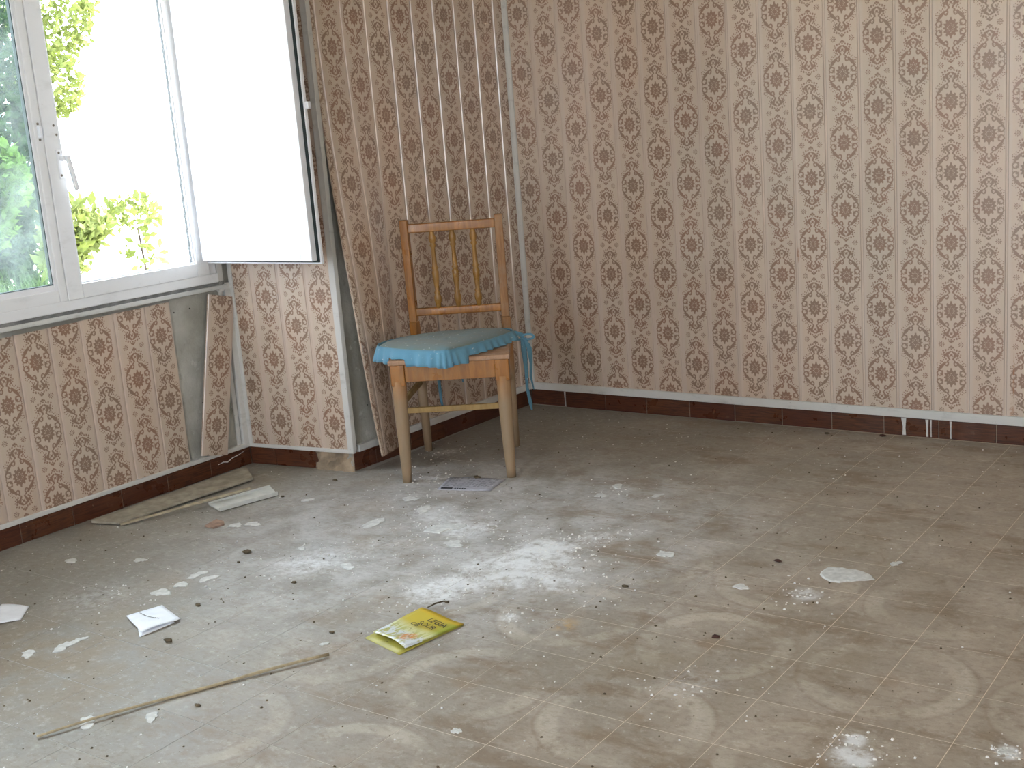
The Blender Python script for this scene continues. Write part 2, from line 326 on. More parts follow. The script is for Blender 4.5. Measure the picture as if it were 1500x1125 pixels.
# ------------------------------------------------------------------ mesh helpers
def tag(o, label=None, cat=None, group=None, kind=None):
    if label: o['label'] = label
    if cat: o['category'] = cat
    if group: o['group'] = group
    if kind: o['kind'] = kind
    return o
def link(name, me, parent=None):
    o = bpy.data.objects.new(name, me); COL.objects.link(o)
    if parent is not None: o.parent = parent
    return o
def empty(name, loc=(0, 0, 0), rz=0, parent=None):
    o = link(name, None, parent); o.location = loc; o.rotation_euler = (0, 0, rz); o.empty_display_size = .1; return o
class MB:
    def __init__(s): s.v = []; s.f = []; s.uv = None
    def add(s, vs, fs):
        k = len(s.v); s.v += [tuple(q) for q in vs]; s.f += [tuple(i + k for i in f) for f in fs]; return s
    def box(s, x0, x1, y0, y1, z0, z1):
        return s.add([(x0, y0, z0), (x1, y0, z0), (x1, y1, z0), (x0, y1, z0), (x0, y0, z1), (x1, y0, z1), (x1, y1, z1), (x0, y1, z1)],
                     [(0, 3, 2, 1), (4, 5, 6, 7), (0, 1, 5, 4), (1, 2, 6, 5), (2, 3, 7, 6), (3, 0, 4, 7)])
    def beam(s, a, b, w, h, w2=None, h2=None, up=(0, 0, 1)):
        a = Vector(a); b = Vector(b); d = (b - a).normalized(); r = d.cross(Vector(up))
        if r.length < 1e-4: r = d.cross(Vector((0, 1, 0)))
        r.normalize(); u = r.cross(d); w2 = w if w2 is None else w2; h2 = h if h2 is None else h2
        vs = [p + r * (sx * ww / 2) + u * (sy * hh / 2) for p, ww, hh in ((a, w, h), (b, w2, h2)) for sx, sy in ((-1, -1), (1, -1), (1, 1), (-1, 1))]
        return s.add(vs, [(0, 3, 2, 1), (4, 5, 6, 7), (0, 1, 5, 4), (1, 2, 6, 5), (2, 3, 7, 6), (3, 0, 4, 7)])
    def tube(s, pts, rad, seg=10):
        pts = [Vector(p) for p in pts]; n = len(pts); rad = rad if isinstance(rad, (list, tuple)) else [rad] * n; rings = []
        ref = Vector((1, 0, 0)) if abs((pts[-1] - pts[0]).normalized().x) < .8 else Vector((0, 1, 0))
        for i, p in enumerate(pts):
            d = (pts[min(i + 1, n - 1)] - pts[max(i - 1, 0)]).normalized(); a = d.cross(ref).normalized(); b = d.cross(a)
            rings.append([p + (a * cos(2 * pi * j / seg) + b * sin(2 * pi * j / seg)) * rad[i] for j in range(seg)])
        vs = [q for r in rings for q in r]
        fs = [(i * seg + j, i * seg + (j + 1) % seg, (i + 1) * seg + (j + 1) % seg, (i + 1) * seg + j) for i in range(n - 1) for j in range(seg)]
        fs += [tuple(range(seg))[::-1], tuple((n - 1) * seg + j for j in range(seg))]
        return s.add(vs, fs)
    def prism(s, poly, z0, z1):
        n = len(poly); vs = [(x, y, z0) for x, y in poly] + [(x, y, z1) for x, y in poly]
        return s.add(vs, [tuple(range(n))[::-1], tuple(range(n, 2 * n))] + [(i, (i + 1) % n, n + (i + 1) % n, n + i) for i in range(n)])
    def mesh(s, name, mat, smooth=False):
        me = bpy.data.meshes.new(name); me.from_pydata(s.v, [], s.f); me.materials.append(mat)
        bm = bmesh.new(); bm.from_mesh(me); bmesh.ops.recalc_face_normals(bm, faces=bm.faces); bm.to_mesh(me); bm.free()
        if smooth:
            for p in me.polygons: p.use_smooth = True
        return me
    def obj(s, name, mat, parent=None, smooth=False, bevel=0, seg=2):
        o = link(name, s.mesh(name, mat, smooth), parent)
        if bevel:
            b = o.modifiers.new('bevel', 'BEVEL'); b.width = bevel; b.segments = seg; b.limit_method = 'ANGLE'; b.angle_limit = radians(40)
            for p in o.data.polygons: p.use_smooth = True
            o.modifiers.new('wn', 'WEIGHTED_NORMAL')
        return o
def box(name, mat, a, parent=None, bevel=0): return MB().box(*a).obj(name, mat, parent, bevel=bevel)

H = 2.6
# wall frames: origin, direction of local +x (left to right as seen), local +y goes into the wall
def frame(name, o, a, b, kind='structure'):
    e = empty(name, (o[0], o[1], 0), atan2(b[1] - a[1], b[0] - a[0]))
    if kind: e['kind'] = kind
    return e
W0, WB, WP, WC = (-.561, -2.27), (-.535, -1.18), (-.043, -1.118), (0, 0)
wall_left = frame('wall_left', WB, W0, WB)
wall_pier = frame('wall_pier', WB, WB, WP)
wall_back = frame('wall_back', WC, WP, WC)
wall_right = frame('wall_right', WC, WC, (1, 0))
PIERW = sqrt((WP[0] - WB[0]) ** 2 + (WP[1] - WB[1]) ** 2)   # .496
BACKW = sqrt(WP[0] ** 2 + WP[1] ** 2)                       # 1.119
DP = .012                                                   # panel front at y=0, concrete at y=DP

# ------------------------------------------------------------------ floor
flo = box('floor', M['floor_grout'], (-.6, 4.3, -6.2, .05, -.12, -.0004)); flo['kind'] = 'structure'
TX, TY = .2044, .2125
tm = MB().box(-TX / 2 + .0009, TX / 2 - .0009, -TY / 2 + .0009, TY / 2 - .0009, -.012, 0).mesh('floor_tile', M['floor'])
rest = MB(); cells = []
for i in range(-13, 12):
    for j in range(-1, 28):
        x = 1.826 + TX * (i + .5); y = -.43 - TY * (j + .5) + TY
        x0, x1, y0, y1 = x - TX / 2, x + TX / 2, y - TY / 2, y + TY / 2
        if x1 < -.56 or x0 > 4.2 or y0 > -.001 or y1 < -6.1: continue
        if x1 < .02 and y0 > -1.13: continue
        cells.append((x, y))
# the camera sees roughly this region of the floor; tiles beyond it are one piece
def seen(x, y):
    v = Vector((x, y, 0)) - Vector((3.084, -4.3736, 1.2563)); d = v.dot(cF)
    return d > .3 and abs(v.dot(cR) / d) < .45 and v.dot(cU) / d > -.345
for x, y in cells:
    cut = (x + TX / 2 > -.555 and x - TX / 2 < -.56) or y + TY / 2 > -.002 or (y + TY / 2 > -1.19 and x - TX / 2 < .0)
    if seen(x, y) and not cut:
        t = link('tile', tm, flo); t.location = (x, y, random.uniform(-.00015, .00015)); t.rotation_euler = (random.uniform(-.0006, .0006), random.uniform(-.0006, .0006), 0)
    elif seen(x, y):
        x0 = x - TX / 2; y1 = min(y + TY / 2, -.001)
        if y1 - (y - TY / 2) < .01: continue
        MB().box(x0 + .0009, x + TX / 2 - .0009, y - TY / 2 + .0009, y1, -.012, 0).obj('tile', M['floor'], flo)
    else: rest.box(x - TX / 2 + .0009, x + TX / 2 - .0009, y - TY / 2 + .0009, min(y + TY / 2 - .0009, -.001), -.012, 0)
tag(rest.obj('tile_rest', M['floor'], flo), kind='stuff')

# ------------------------------------------------------------------ wall shells
# left wall (local x = -6..0), window opening x -1.30..-.055, z .75..1.98
OX0, OX1, OZ0, OZ1 = -2.06, -.06, .735, 1.98
TH = .25
def wall_box(par, x0, x1, z0, z1, y0=DP, y1=TH):
    return MB().box(x0, x1, y0, y1, z0, z1)
m = MB()
m.box(-5.2, .25, DP, TH, -.1, OZ0); m.box(-5.2, .25, DP, TH, OZ1, H + .1); m.box(OX1, .25, DP, TH, OZ0, OZ1)
m.box(-5.2, OX0, DP, TH, OZ0, OZ1)
m.obj('masonry', M['concrete'], wall_left)
MB().box(0, PIERW - DP, DP, TH, -.1, H + .1).obj('masonry', M['concrete'], wall_pier)
MB().box(-BACKW + .0, TH, DP, TH, -.1, H + .1).obj('masonry', M['concrete'], wall_back)
MB().box(-.02, 4.3, DP, TH, -.1, H + .1).obj('masonry', M['concrete'], wall_right)
wr = MB(); wr.box(4.2, 4.4, -6.3, -5.18, -.1, H + .1); wr.box(4.2, 4.4, -4.02, .05, -.1, H + .1); wr.box(4.2, 4.4, -5.18, -4.02, -.1, .95); wr.box(4.2, 4.4, -5.18, -4.02, 2.05, H + .1); o = wr.obj('wall_side', M['wall_plain']); o['kind'] = 'structure'
wf = MB(); wf.box(-.9, 1.4, -6.3, -6.1, -.1, H + .1); wf.box(2.4, 4.4, -6.3, -6.1, -.1, H + .1); wf.box(1.4, 2.4, -6.3, -6.1, 2.15, H + .1)  # gap left as an added doorway, lets extra daylight into the room
o = wf.obj('wall_front', M['wall_plain']); o['kind'] = 'structure'
o = box('ceiling', M['ceiling'], (-.85, 4.4, -6.3, .25, H, H + .12)); o['kind'] = 'structure'

# ------------------------------------------------------------------ printed panels
PW = .126
def panel_mesh(name, x0, x1, z0, z1, u0=None):
    """profile of a clip-in plastic panel: flat face, dipped tongue on the right edge; local x centred on the print"""
    w0, w1 = x0, x1; T = .009
    prof = [(w0, DP), (w0, .004), (w0 + .0022, .0), (w1 - .0095, .0), (w1 - .0080, .0035), (w1 - .002, .0035), (w1, .0060), (w1, DP)]
    vs = []; uvs = []
    for z in (z0, z1):
        for x, y in prof: vs.append((x, y, z)); uvs.append((x * 100, z * 100))
    n = len(prof); fs = [(i, i + 1, n + i + 1, n + i) for i in range(n - 1)]
    me = bpy.data.meshes.new(name); me.from_pydata(vs, [], [f for f in fs]); me.materials.append(M['panel'])
    ul = me.uv_layers.new(name='UVMap')
    for lp in me.loops: ul.data[lp.index].uv = uvs[lp.vertex_index]
    return me
_pm = {}
def panel(par, cx, z0, z1, phase, x0=-PW / 2, x1=PW / 2):
    k = (round(z0, 3), round(z1, 3), round(x0, 3), round(x1, 3))
    if k not in _pm: _pm[k] = panel_mesh('panel', x0, x1, z0, z1)
    o = link('panel', _pm[k], par); o.location = (cx, random.uniform(-.0006, .0006), 0); o['phase'] = phase * 100.0; return o
HT = .095
for k in range(32):
    cx = .196 + .1257 * k + (-.0005 * k if k < 16 else -.008); ph = (.1035 if k % 2 == 0 else .2205) + .0006 * k
    if k == 0: panel(wall_right, .196 - .1257, HT, H, .2195)
    if cx < 4.12: panel(wall_right, cx, HT, H, ph)
for k, (cx, ph) in enumerate([(-.131, .2125), (-.257, .0985), (-.384, .216), (-.510, .094), (-.638, .209), (-.765, .092)]): panel(wall_back, cx, HT, H, ph)
panel(wall_back, -.005, HT, H, .098, x0=-PW / 2, x1=.004)
for cx, ph, x0, x1 in [(.045, .074, -.045, PW / 2), (.1705, .181, -PW / 2, PW / 2), (.2965, .072, -PW / 2, PW / 2), (.4225, .183, -PW / 2, .058)]: panel(wall_pier, cx, .078, H, ph, x0, x1)
left = [(-.344, .0955, -.0535, .057), (-.467, .2, -PW / 2, .0695), (-.6035, .106, -PW / 2, .0735), (-.7275, .197, -.061, .061), (-.850, .101, -PW / 2, .0615), (-.974, .2215, -PW / 2, .061)]
for i, (cx, ph, x0, x1) in enumerate(left): panel(wall_left, cx, .083, .690 - .0015 * i, ph, x0, x1)
for k in range(24):
    cx = -1.100 - PW * k; panel(wall_left, cx, .083, .681 if cx > -2.1 else H, .10 if k % 2 else .2)
for k in range(16): panel(wall_left, -.063 - PW * k, OZ1 + .02, H, .10 if k % 2 else .2)

def strip(par, rows, u0, u1, phase, name='panel'):
    """a panel come loose: rows = (z, left x, left y, right x, right y); y negative = towards the room"""
    vs = []; uvs = []; N = 7; fs = []
    for z, xl, yl, xr, yr in rows:
        for q in range(N):
            f = (0, .02, .5, .91, .93, .98, 1)[q]; dip = (.002, 0, -.002, 0, .0035, .0035, .004)[q]
            vs.append((xl + (xr - xl) * f, yl + (yr - yl) * f + dip, z)); uvs.append(((u0 + (u1 - u0) * f) * 100, z * 100))
    n = len(vs)
    for z, xl, yl, xr, yr in rows:
        for q in range(N):
            f = (0, .02, .5, .91, .93, .98, 1)[q]; vs.append((xl + (xr - xl) * f, yl + (yr - yl) * f + .008, z)); uvs.append((6.2, z * 100))
    R = len(rows)
    for i in range(R - 1):
        for q in range(N - 1):
            a = i * N + q; fs.append((a, a + 1, a + N + 1, a + N)); fs.append((n + a, n + a + N, n + a + N + 1, n + a + 1))
        a = i * N; fs.append((a, a + N, n + a + N, n + a)); a = i * N + N - 1; fs.append((a, n + a, n + a + N, a + N))
    for i in (0, R - 1):
        for q in range(N - 1): a = i * N + q; fs.append((a, a + 1, n + a + 1, n + a))
    me = bpy.data.meshes.new(name); me.from_pydata(vs, [], fs); me.materials.append(M['panel'])
    ul = me.uv_layers.new(name='UVMap')
    for lp in me.loops: ul.data[lp.index].uv = uvs[lp.vertex_index]
    for p in me.polygons: p.use_smooth = False
    o = link(name, me, par); o['phase'] = phase * 100.0; return o
def lerp_rows(keys, n=16):
    out = []; zs = [k[0] for k in keys]
    for i in range(n + 1):
        z = zs[0] + (zs[-1] - zs[0]) * i / n
        for a, b in zip(keys, keys[1:]):
            if a[0] <= z <= b[0] + 1e-9:
                f = (z - a[0]) / (b[0] - a[0]); out.append([a[j] + (b[j] - a[j]) * f for j in range(5)]); break
    for _ in range(1):   # soften the kinks between keys
        sm = [r[:] for r in out]
        for i in range(1, len(out) - 1):
            for j in range(1, 5): sm[i][j] = (out[i - 1][j] + 2 * out[i][j] + out[i + 1][j]) / 4
        out = sm
    return out
A = {.052: (-1.036, -.085), .25: (-1.046, -.080), .50: (-1.062, -.072), .68: (-1.069, -.062), .94: (-1.072, -.035), 1.28: (-1.075, -.010), 1.6: (-1.080, -.002), 2.6: (-1.080, 0)}
Bk = {.052: (-.930, -.055), .25: (-.938, -.052), .50: (-.944, -.048), .68: (-.946, -.045), .94: (-.944, -.028), 1.28: (-.950, -.008), 1.6: (-.953, -.001), 2.6: (-.953, 0)}
Ck = {.052: (-.832, -.012), .25: (-.833, -.011), .50: (-.833, -.008), .68: (-.831, -.004), .94: (-.828, -.002), 1.28: (-.828, 0), 1.6: (-.828, 0), 2.6: (-.828, 0)}
Lk_ = {.052: (-1.055, -.088), .25: (-1.080, -.084), .50: (-1.096, -.074), .68: (-1.104, -.064), .94: (-1.103, -.034), 1.28: (-1.106, -.010), 1.6: (-1.106, -.002), 2.6: (-1.106, 0)}
Lk = Lk_
zs = sorted(A)
strip(wall_back, lerp_rows([(z,) + Lk[z] + A[z] for z in zs], 24), .022, .063, .205)
strip(wall_back, lerp_rows([(z,) + A[z] + Bk[z] for z in zs], 24), -.063, .063, .0975)
strip(wall_back, lerp_rows([(z + (.04 if z < .1 else 0),) + Bk[z] + Ck[z] for z in zs], 24), -.063, .063, .205)

# the panel standing loose at the end of the window wall
lp = empty('loose_panel', parent=wall_left); lp.location = (-.197, -.030, .088); lp.rotation_euler = (radians(-1.5), radians(13.5), 0)
tag(lp, None, None)
o = strip(lp, [(z, -.0635, 0, .0635, 0) for z in (0, .2, .4, .605)], -.0635, .0635, .115); lp.name = 'loose_panel'

# ------------------------------------------------------------------ mouldings
def trim(idx, par, parts, mat=None, bevel=.002):
    e = empty('trim_%d' % idx, parent=None); e.matrix_world = Matrix.Identity(4)
    e.location = par.location; e.rotation_euler = par.rotation_euler; e['kind'] = 'structure'
    for nm, a in parts: box(nm, mat or M['trim'], a, e, bevel)
    return e
trim(1, wall_right, [('moulding', (0, 4.2, -.009, DP, .071, .103))])
trim(2, wall_back, [('moulding', (-1.095, -.0, -.009, DP, .071, .098))])
trim(3, wall_left, [('moulding', (-5.0, -.0, -.006, DP, .070, .086))])
trim(4, wall_pier, [('moulding', (.004, PIERW + .004, -.006, DP, .070, .084))])
# inside corner strips and the corner bead of the pier
trim(5, wall_left, [('corner_strip', (-.030, -.004, -.005, DP, .084, .72)), ('nailing_strip', (-.052, -.034, .006, DP + .002, .084, .71))])
trim(6, wall_pier, [('corner_strip', (.0, .018, -.006, DP, .082, H)), ('bead', (PIERW - .020, PIERW + .006, -.008, .004, .082, H)), ])
trim(7, wall_back, [('bead', (-BACKW - .008, -BACKW + .012, -.008, .004, .082, H))])
trim(8, wall_right, [('corner_strip', (-.006, .022, -.007, .004, .10, H))])
trim(9, wall_back, [('corner_strip', (-.009, .004, -.007, .004, .10, H))])

# ------------------------------------------------------------------ skirting tiles
def skirting(side, par, edges, skip=()):
    e = empty('baseboard_' + side); e.location = par.location; e.rotation_euler = par.rotation_euler; e['kind'] = 'structure'
    box('mortar', M['grout'], (edges[0], edges[-1], .003, DP + .002, 0, .068), e)
    for i, (a, b) in enumerate(zip(edges, edges[1:])):
        if i in skip: continue
        t = box('tile', M['skirting'], (a + .0012, b - .0012, 0, .006, .001, .0695), e, .0015); t.location = (0, random.uniform(-.0012, .0006), random.uniform(-.001, .001))
    return e
base_right = skirting('right', wall_right, [0.0] + [.1785 + .2 * k for k in range(10)] + [1.9785 + .2 * k for k in range(1, 12)])
skirting('back', wall_back, [-BACKW - .0, -1.0, -.8, -.6, -.4, -.2, 0.0])
base_left = skirting('left', wall_left, [-5.0, -4.8, -4.6, -4.4, -4.2, -4.0, -3.8, -3.6, -3.4, -3.2, -3.0, -2.8, -2.6, -2.4, -2.2, -2.0, -1.8, -1.6, -1.4, -1.2, -1.003, -.804, -.603, -.403, -.201, 0.0])
sp = empty('baseboard_pier'); sp.location = wall_pier.location; sp.rotation_euler = wall_pier.rotation_euler; sp['kind'] = 'structure'
box('tile', M['skirting'], (.001, .123, .0, .007, .001, .0695), sp, .0015)
MB().prism([(0, 0), (1, 0), (1, 1), (0, 1)], 0, 1)
q = MB(); q.add([(.1255, 0, .001), (.334, 0, .001), (.318, 0, .0695), (.1255, 0, .0695), (.1255, .008, .001), (.334, .008, .001), (.318, .008, .0695), (.1255, .008, .0695)],
                [(0, 1, 2, 3), (4, 7, 6, 5), (0, 4, 5, 1), (1, 5, 6, 2), (2, 6, 7, 3), (3, 7, 4, 0)])
q.obj('tile', M['skirting'], sp, bevel=.0015)
for x, w in ((1.654, .010), (1.738, .006), (1.752, .003), (1.822, .004), (.176, .003)):
    q = MB(); q.add([(x - w, -.0022, .068), (x + w * .8, -.0022, .068), (x + w * .5, -.0022, .03), (x + w * .7, -.0022, .004), (x - w * .6, -.0022, .004), (x - w * .4, -.0022, .035)] + [(x - w, .001, .068), (x + w * .8, .001, .068), (x + w * .5, .001, .03), (x + w * .7, .001, .004), (x - w * .6, .001, .004), (x - w * .4, .001, .035)],
        [(0, 1, 2, 3, 4, 5), (11, 10, 9, 8, 7, 6)] + [(i, (i + 1) % 6, 6 + (i + 1) % 6, 6 + i) for i in range(6)])
    q.obj('plaster_drip', M['trim'], base_right)
q = MB().tube([(-.165, -.001, .040), (-.14, -.001, .043), (-.12, -.001, .038), (-.095, -.001, .047), (-.06, -.001, .052), (-.03, -.001, .060)], [.0012, .0022, .0026, .0018, .0014, .0006], 6).obj('chipped_edge', M['trim'], base_left)
# bare mortar where a skirting tile is missing
q = MB(); nx = 16; nz = 6; vs = []
for j in range(nz + 1):
    for i in range(nx + 1):
        x = .318 + (PIERW - .320) * i / nx; vs.append((x, .004 + random.uniform(-.003, .003) - (.010 * (1 - j / nz) ** 3), .0 + .070 * j / nz))
q.add(vs, [(j * (nx + 1) + i, j * (nx + 1) + i + 1, (j + 1) * (nx + 1) + i + 1, (j + 1) * (nx + 1) + i) for j in range(nz) for i in range(nx)])
q.obj('mortar', M['plaster_rough'], sp)

# ------------------------------------------------------------------ window
win = empty('window_1'); win.location = wall_left.location; win.rotation_euler = wall_left.rotation_euler; win['kind'] = 'structure'
def frame_ring(name, x0, x1, z0, z1, w, y0, y1, mat, par, bevel=.003, wb=None):
    wb = wb or w; m = MB()
    m.box(x0, x0 + w, y0, y1, z0, z1); m.box(x1 - w, x1, y0, y1, z0, z1)
    m.box(x0 + w, x1 - w, y0, y1, z0, z0 + wb); m.box(x0 + w, x1 - w, y0, y1, z1 - w, z1)
    return m.obj(name, mat, par, bevel=bevel)
frame_ring('frame', OX0, OX1, OZ0 + .004, OZ1, .045, -.004, .070, M['white'], win)
# right casement (behind the swung shutter)
cs = frame_ring('casement', -.702, -.097, .762, 1.93, .058, -.014, .040, M['white'], win, wb=.050)
frame_ring('glazing_bead', -.645, -.154, .810, 1.873, .007, -.006, .012, M['white_clean'], cs, .001)
frame_ring('gasket', -.6392, -.1588, .8155, 1.8675, .0022, -.0008, .014, M['gasket'], cs, 0)
# this light stands open: its leaf is the white one swung into the room
# left casement
cl = frame_ring('casement', -1.325, -.703, .762, 1.93, .030, -.010, .040, M['white'], win, wb=.042)
frame_ring('glazing_bead', -1.295, -.7225, .800, 1.90, .022, -.005, .014, M['white_clean'], cl, .002)
frame_ring('gasket', -1.273, -.7445, .822, 1.878, .0025, -.0008, .016, M['gasket'], cl, 0)
MB().box(-1.272, -.7455, .012, .016, .823, 1.877).obj('glass', M['glass_dusty'], cl)
# third casement, added out of view to let in more daylight
ct3 = frame_ring('casement', -2.02, -1.33, .762, 1.93, .045, -.010, .040, M['white'], win)
frame_ring('glazing_bead', -1.975, -1.375, .807, 1.885, .010, -.005, .014, M['white_clean'], ct3, .002)
MB().box(-1.968, -1.382, .012, .016, .814, 1.878).obj('glass', M['glass'], ct3)
# handle, latch plate and screw heads on the meeting stile
hd = MB(); hd.box(-.669, -.645, -.020, -.012, 1.165, 1.262); hd = hd.obj('handle', M['white_clean'], cs, bevel=.003)
lv = MB(); lv.tube([(-.655, -.018, 1.232), (-.655, -.045, 1.232)], .009); lv.beam((-.652, -.050, 1.240), (-.634, -.052, 1.125), .016, .014)
lv.obj('lever', M['white_clean'], hd, bevel=.003)
def screw(x, y, z, par): MB().tube([(x, y + .004, z), (x, y, z), (x, y - .001, z)], [.0042, .0042, .003], 10).obj('screw', M['screw'], par, smooth=True)
for x, z in ((-.662, 1.250), (-.663, 1.176), (-.752 + .09, 1.339), (-.656, 1.308)): screw(x, -.0205 if z < 1.27 else -.0145, z, cs)
lk = box('catch', M['white_clean'], (-.722, -.712, -.024, -.009, 1.302, 1.340), cl, .002)
screw(-.717, -.012, 1.347, cl); screw(-.717, -.012, 1.296, cl)
# sill: lower frame rail, grey strip filling the gap, projecting ledge
sill = box('sill_rail', M['white'], (OX0, -.056, -.010, .075, .728, .764), win, .004)
box('sill_gap', M['gap_grey'], (OX0 - .1, -.030, -.004, .02, .712, .730), win)
box('window_ledge', M['ledge'], (OX0 - .1, -.020, -.012, .03, .700, .716), win, .003)
box('reveal_strip', M['trim'], (-.056, -.030, -.004, .02, .69, 1.98), win, .002)
box('reveal_lining', M['white_clean'], (OX1 - .006, OX1 + .002, .070, TH + .004, OZ0, OZ1), win)
box('reveal_lining', M['white_clean'], (OX0, OX1, .070, TH + .02, OZ0 - .004, OZ0 + .004), win)
box('reveal_lining', M['white_clean'], (OX0, OX1, .070, TH + .004, OZ1 - .006, OZ1 + .002), win)
# inward-swung solid shutter
sh = empty('shutter', parent=win); sh.location = (-.100, -.012, .806)
# local: +x into the room? rotate so that local x runs along the shutter's width
sh.rotation_euler = (0, 0, -wall_left.rotation_euler.z + 0.0)
SW, SH = .588, 1.13
# in shutter space: x = width (towards the room), y = 0 face towards the camera is -y
outer = frame_ring('shutter_frame', 0, SW, 0, SH, .012, -.004, .008, M['white_clean'], sh, .0015)
frame_ring('gasket', .009, SW - .006, .006, SH - .006, .010, -.010, -.002, M['gasket'], sh, 0)
frame_ring('shutter_stile', .012, SW - .015, .012, SH - .015, .052, -.034, -.004, M['white_clean'], sh, .003)
frame_ring('bead', .062, SW - .065, .062, SH - .065, .006, -.033, -.008, M['white_clean'], sh, .003)
box('shutter_panel', M['white_clean'], (.066, SW - .069, -.030, .000, .066, SH - .069), sh, .002)
ct = MB().box(SW - .002, SW + .014, -.002, .012, .524, .548); ct.obj('catch', M['white_clean'], sh, bevel=.002)
for z in (.12, 1.0): MB().tube([(-.006, .012, z), (-.006, .012, z + .07)], .007).obj('hinge', M['white_clean'], sh, smooth=True)

# second window, added unseen in the side wall to brighten the room
w2 = empty('added_window', (4.2, -4.02, 0), radians(-90)); w2['kind'] = 'structure'
frame_ring('frame', 0, 1.16, .95, 2.05, .05, .0, .07, M['white'], w2)
box('mullion', M['white'], (.54, .62, .0, .07, 1.0, 2.0), w2, .003)

# ------------------------------------------------------------------ chair
ch = empty('wooden_chair', (.3995, -1.054, 0), .5339)
tag(ch, 'old varnished wooden chair with turned back spindles and a blue cushion on its seat', 'chair')
sw, sb = .216, -.016
seat_poly = [(-sw, sb), (sw, sb), (.188, .385), (-.188, .385)]
MB().prism(seat_poly, .430, .447).obj('seat', M['seat'], ch, bevel=.004)
ap = MB(); ap.beam((-.16, .006, .398), (.16, .006, .398), .020, .062); ap.obj('apron', M['oak'], ch, bevel=.002)
for s in (-1, 1):
    MB().beam((s * .190, .02, .398), (s * .172, .37, .398), .018, .062).obj('apron', M['oak'], ch, bevel=.002)
MB().beam((-.15, .378, .398), (.15, .378, .398), .018, .062).obj('apron', M['oak'], ch, bevel=.002)
for s in (-1, 1):   # front legs: squared at the top, turned and tapered below
    zz = [.005, .03, .12, .25, .34, .37]; rr = [.0165, .017, .021, .0245, .0255, .0255]
    top = (s * .185, .012); bot = (s * .1878, 0)
    lg = MB(); lg.tube([(bot[0] + (top[0] - bot[0]) * z / .43, bot[1] + (top[1] - bot[1]) * z / .43, z - .005 if z < .01 else z) for z in zz], rr, 14)
    lo = lg.obj('leg', M['oak_leg'], ch, smooth=True)
    MB().box(top[0] - .025, top[0] + .025, top[1] - .024, top[1] + .024, .355, .430).obj('leg_block', M['oak'], lo, bevel=.003)
for s in (-1, 1):   # rear legs run up into the back posts
    pts = [((s * .172), .417, 0), (s * .172, .398, .22), (s * .174, .385, .43), (s * .175, .382, .52), (s * .177, .366, H * 0 + .906)]
    lg = MB()
    lg.tube([pts[0], pts[1], pts[2]], [.0155, .019, .021], 12)
    lo = lg.obj('leg', M['oak_leg'], ch, smooth=True)
    pm = MB(); pm.beam(pts[2], pts[3], .030, .036); pm.beam(pts[3], pts[4], .030, .036, .031, .026)
    po = pm.obj('back_post', M['oak'] if s < 0 else M['oak_sheen'], ch, bevel=.004)
def backy(z): return .382 + (.366 - .382) * (z - .52) / (.906 - .52)
tr = MB().beam((-.165, backy(.873), .873), (.165, backy(.873), .873), .020, .034).obj('top_rail', M['oak'], ch, bevel=.004)
br_ = MB().beam((-.165, backy(.555), .555), (.165, backy(.555), .555), .020, .030).obj('lower_rail', M['oak'], ch, bevel=.005)
prof = [(0, .0085), (.02, .0095), (.03, .0125), (.045, .0130), (.055, .009), (.062, .0115), (.068, .0075), (.085, .0085), (.12, .0115), (.140, .012), (.150, .0085), (.157, .0125), (.164, .0085), (.175, .0085), (.20, .0075), (.232, .0068), (.242, .0115), (.250, .008), (.26, .0125), (.275, .0125), (.287, .0085), (.300, .009)]
for x in (-.076, .0, .078):
    s0, s1 = .565, .862
    MB().tube([(x, backy(s0 + t_), s0 + t_) for t_, _ in [(p[0] * (s1 - s0) / .3, 0) for p in prof]], [p[1] * 1.12 for p in prof], 12).obj('spindle', M['spindle'], ch, smooth=True)
MB().beam((-.178, .007, .262), (.178, .007, .262), .014, .020).obj('stretcher', M['oak_rail'], ch, bevel=.002)
for s in (-1, 1): MB().beam((s * .184, .012, .285), (s * .172, .392, .285), .014, .022).obj('stretcher', M['oak_rail'], ch, bevel=.002)
MB().beam((-.160, .394, .315), (.160, .394, .315), .014, .022).obj('stretcher', M['oak_rail'], ch, bevel=.002)

# ------------------------------------------------------------------ cushion
cpts = [(.112, -1.095), (.250, -1.130), (.415, -1.120), (.450, -1.060), (.466, -.900), (.456, -.750), (.405, -.700), (.300, -.722), (.190, -.800), (.120, -.885), (.085, -1.000)]
def smooth_loop(P, per=8):
    out = []; n = len(P)
    for i in range(n):
        p0, p1, p2, p3 = [Vector(P[(i + k) % n]) for k in (-1, 0, 1, 2)]
        for j in range(per):
            t_ = j / per; out.append(.5 * ((2 * p1) + (p2 - p0) * t_ + (2 * p0 - 5 * p1 + 4 * p2 - p3) * t_ ** 2 + (-p0 + 3 * p1 - 3 * p2 + p3) * t_ ** 3))
    return out
loop = smooth_loop(cpts); NL = len(loop); cc = Vector((sum(p.x for p in loop) / NL, sum(p.y for p in loop) / NL))
cu = empty('seat_cushion', (cc.x, cc.y, .449))
tag(cu, 'dusty light blue seat cushion with a ruffled edge lying skewed on the wooden chair', 'cushion')
m = MB(); rings = [(0.0, .046), (.25, .047), (.5, .046), (.75, .044), (.9, .039), (.97, .031), (1.0, .020), (.985, .006), (.9, .001)]
vs = [(0, 0, .046)]
for f, z in rings[1:]:
    for i, p in enumerate(loop): vs.append(((p.x - cc.x) * f, (p.y - cc.y) * f, z + (.0025 * sin(i * .5) * sin(f * 9) if f < .9 else 0)))
fs = [(0, 1 + i, 1 + (i + 1) % NL) for i in range(NL)]
for r in range(len(rings) - 2): fs += [(1 + r * NL + i, 1 + (r + 1) * NL + i, 1 + (r + 1) * NL + (i + 1) % NL, 1 + r * NL + (i + 1) % NL) for i in range(NL)]
